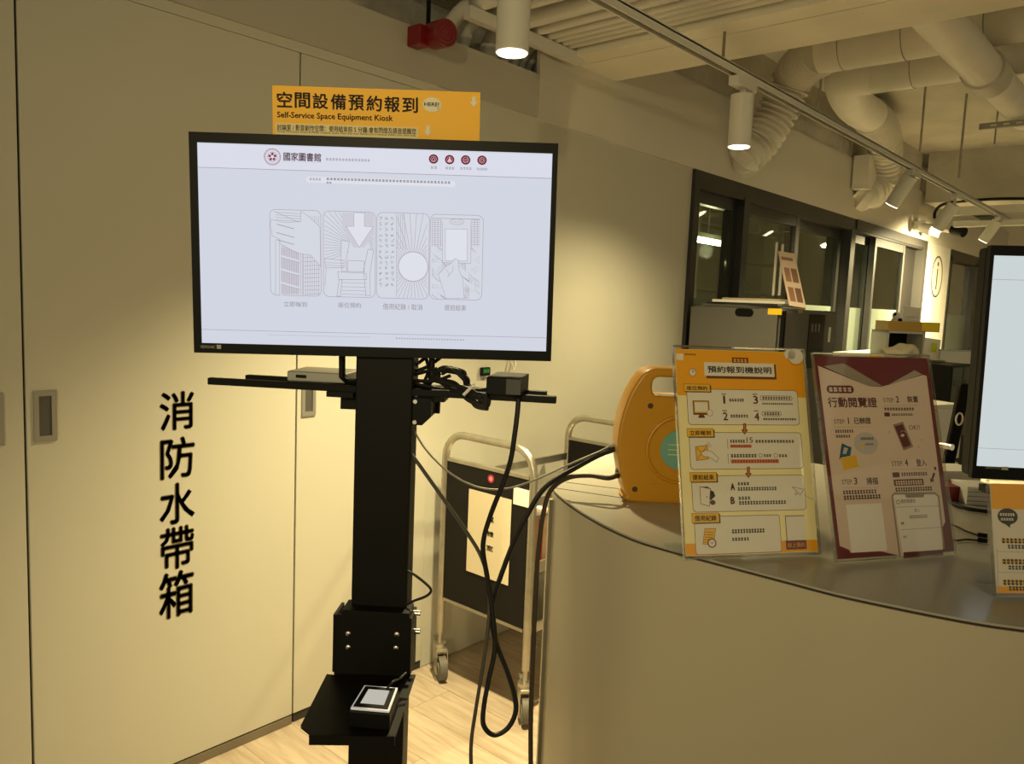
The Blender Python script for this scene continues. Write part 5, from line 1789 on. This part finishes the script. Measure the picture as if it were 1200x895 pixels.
MB().box((0.04, 0.06, 0.004), (wd + 0.08, 0.17, 0.008)).build('bottom', mat('ochre_wood', (0.55, 0.33, 0.05), 0.5), yt)
for c, s_ in (((-wd / 2, 0.06, 0.028), (0.008, 0.17, 0.056)), ((wd / 2 + 0.08, 0.06, 0.028), (0.008, 0.17, 0.056)), ((0.04, -0.025, 0.028), (wd + 0.08, 0.008, 0.056)), ((0.04, 0.145, 0.028), (wd + 0.08, 0.008, 0.056))):
    MB().box(c, s_).build('side', mat('ochre_wood', (0.55, 0.33, 0.05), 0.5), yt)
MB().box((wd / 2 + 0.025, -0.030, 0.030), (0.10, 0.002, 0.05)).build('bright_patch', ink('bright_yellow', (250, 214, 40)), yt)  # brighter yellow patch at the right of the tray front
# papers and ornament in the tray
zt2 = zsh + 0.012
dpn = thing('document_stand', 'leaning white document stand in the yellow tray', 'stand', zrot(base + Vector((0, 0, zt2)), ang))
MB().box((0.055, 0.05, 0.07), (0.10, 0.006, 0.13), rot=(-0.25, 0.12, 0)).build('panel', M_paper, dpn)
MB().box((0.055, 0.08, 0.045), (0.06, 0.05, 0.09), rot=(0.4, 0, 0)).build('support', M_paper, dpn)
orn = thing('desk_ornament', 'small black and white figure beside the document stand', 'ornament', zrot(base + Vector((0, 0, zt2)), ang))
MB().sphere((-0.045, 0.03, 0.038), 0.03, (0.9, 0.8, 1.25)).build('body', M_paper, orn, smooth=True)
MB().sphere((-0.05, 0.02, 0.078), 0.022).build('head', M_paper, orn, smooth=True)
MB().sphere((-0.058, 0.012, 0.082), 0.012).sphere((-0.03, 0.01, 0.05), 0.014).build('patch', M_blackp, orn, smooth=True)
# lit acrylic notice
nt_b = dep(1092, 412, 4.45)
ln_ = thing('desk_notice', 'bright white tabletop notice with a yellow green square', 'notice', zrot((nt_b.x, nt_b.y, ZC), ang))
MB().box((0, 0, 0.002), (0.09, 0.06, 0.004)).build('foot', M_paper, ln_)
MB().box((0, 0.008, 0.062), (0.092, 0.005, 0.118), rot=(-0.14, 0.12, 0)).build('panel', M_paper, ln_)
MB().box((0.012, 0.004, 0.072), (0.034, 0.0015, 0.05), rot=(-0.14, 0.12, 0)).build('green_square', ink('limegreen', (196, 206, 40)), ln_)
# folded cloth
cl0 = dep(1054, 415, 4.42)
m_ = MB()
m_.sphere((0, 0, 0.040), 1.0, (0.105, 0.07, 0.040), 40, 20)
cl = m_.bm
for v in cl.verts:
    v.co.z += 0.010 * math.sin(v.co.x * 70 + 2) * math.cos(v.co.y * 55) + 0.012 * math.sin(v.co.x * 33)
    v.co.z = max(v.co.z, 0.0)
cm_ = zrot((cl0.x, cl0.y, ZC + 0.001), ang)
co = m_.build('folded_cloth', mat('cream_cloth', (0.72, 0.64, 0.46), 0.9, bump=0.3, bscale=90), smooth=True)
co.matrix_world = cm_
tag(co, 'crumpled cream cloth lying on the white low cabinet', 'cloth')
yb2 = dep(1027, 414, 4.4)
o = MB().box((0, 0, 0.008), (0.06, 0.05, 0.016), bev=0.003).build('sticky_notes', ink('note_yellow', (226, 190, 40)))
o.matrix_world = zrot((yb2.x, yb2.y, ZC + 0.001), ang)
tag(o, 'small yellow note pad left of the crumpled cloth', 'note pad')
dsh = dep(1096, 425, 4.2)
dk = thing('paper_plate', 'stack of white paper plates at the end of the white cabinet', 'plates', (dsh.x, dsh.y, ZC + 0.0005))
for i in range(3):
    MB().cyl((0, 0, 0.006 * i), (0, 0, 0.006 * i + 0.004), 0.040, 24, r2=0.052).build('plate', M_paper, dk, smooth=True)
# black file cabinet with binders
fb = dep(1110, 428, 3.9)
fx = thing('black_cabinet', 'black cabinet with dark binder fronts behind the maroon sign', 'cabinet', zrot((fb.x, fb.y, 0), -6))
zb = fb.z
MB().box((0.16, 0.12, zb / 2), (0.32, 0.28, zb)).build('body', M_blackp, fx)
for i in range(2):
    bn = MB().box((0.083 + 0.15 * i, -0.022, zb - 0.19), (0.135, 0.012, 0.36), bev=0.003).build('binder', mat('dark_green_board', (0.03, 0.045, 0.035), 0.4), fx)
    MB().box((0.083 + 0.15 * i, -0.0295, zb - 0.09), (0.09, 0.002, 0.03)).build('label_slot', ink('slot_grey', (70, 74, 68)), bn)
    MB().cyl((0.083 + 0.15 * i, -0.033, zb - 0.27), (0.083 + 0.15 * i, -0.026, zb - 0.27), 0.022, 16).build('red_tag', ink('tag_red', (150, 40, 30)), bn)
# white partition behind it
a, b = dep(1103, 409, 4.36), dep(1141, 411, 4.36)
c = (a + b) / 2
o = thing('white_partition', 'plain white partition panel behind the black cabinet', 'panel', zrot((c.x, c.y, 0), math.degrees(math.atan2(b.y - a.y, b.x - a.x))))
MB().box((0, 0.012, c.z / 2), ((b - a).length, 0.024, c.z)).build('board', M_white, o)
MB().box((0, 0.012, c.z - 0.004), ((b - a).length + 0.004, 0.028, 0.008)).build('cap', M_alu, o)
# white pedestal and office chair near the counter
pp = dep(1104, 474, 3.1)
o = thing('white_pedestal', 'white drawer unit half hidden by the maroon sign', 'drawers', zrot((pp.x, pp.y, 0), -20))
MB().box((0, 0.15, pp.z / 2), (0.26, 0.3, pp.z), bev=0.004).build('body', M_white, o)
for i in range(2):
    MB().box((0, -0.006, pp.z - 0.12 - 0.22 * i), (0.25, 0.012, 0.2)).build('drawer', M_white, o)
cb = dep(1119, 500, 2.6)
ch_ = thing('office_chair', 'black office chair with a pale oval grip in its back', 'chair', zrot((cb.x, cb.y, 0), -58))
MB().box((0, 0.0, cb.z - 0.03), (0.034, 0.03, 0.36), rot=(0.12, 0.05, 0), bev=0.006).build('backrest', M_blackp, ch_)
MB().sweep([(0.002 + 0.010 * math.cos(R(20 * j)), -0.024, cb.z + 0.03 + 0.020 * math.sin(R(20 * j))) for j in range(18)], 0.003, 6, closed=True).build('grip_ring', M_paper, ch_)
MB().box((0.0, -0.10, cb.z - 0.22), (0.30, 0.26, 0.05), bev=0.02).build('seat', M_blackp, ch_)
MB().cyl((0, -0.08, 0.10), (0, -0.08, cb.z - 0.24), 0.025, 14).build('gas_lift', M_screw, ch_)
for j in range(5):
    a_ = R(72 * j + 10)
    lg = MB().sweep([(0, -0.08, 0.10), (0.24 * math.cos(a_), -0.08 + 0.24 * math.sin(a_), 0.065)], [0.022, 0.014], 8).build('leg', M_blackp, ch_)
    MB().cyl((0.24 * math.cos(a_), -0.09 + 0.24 * math.sin(a_), 0.028), (0.24 * math.cos(a_), -0.06 + 0.24 * math.sin(a_), 0.028), 0.027, 12).build('wheel', M_rubber, lg)
cp = [dep(1098, 521, 2.45), dep(1116, 524, 2.4)]
MB().cyl(cp[0], cp[1], 0.010, 12).build('arm_tube', M_screw, ch_, world=True, smooth=True)

bpy.data.objects.remove(_to)
bpy.data.curves.remove(_tc)
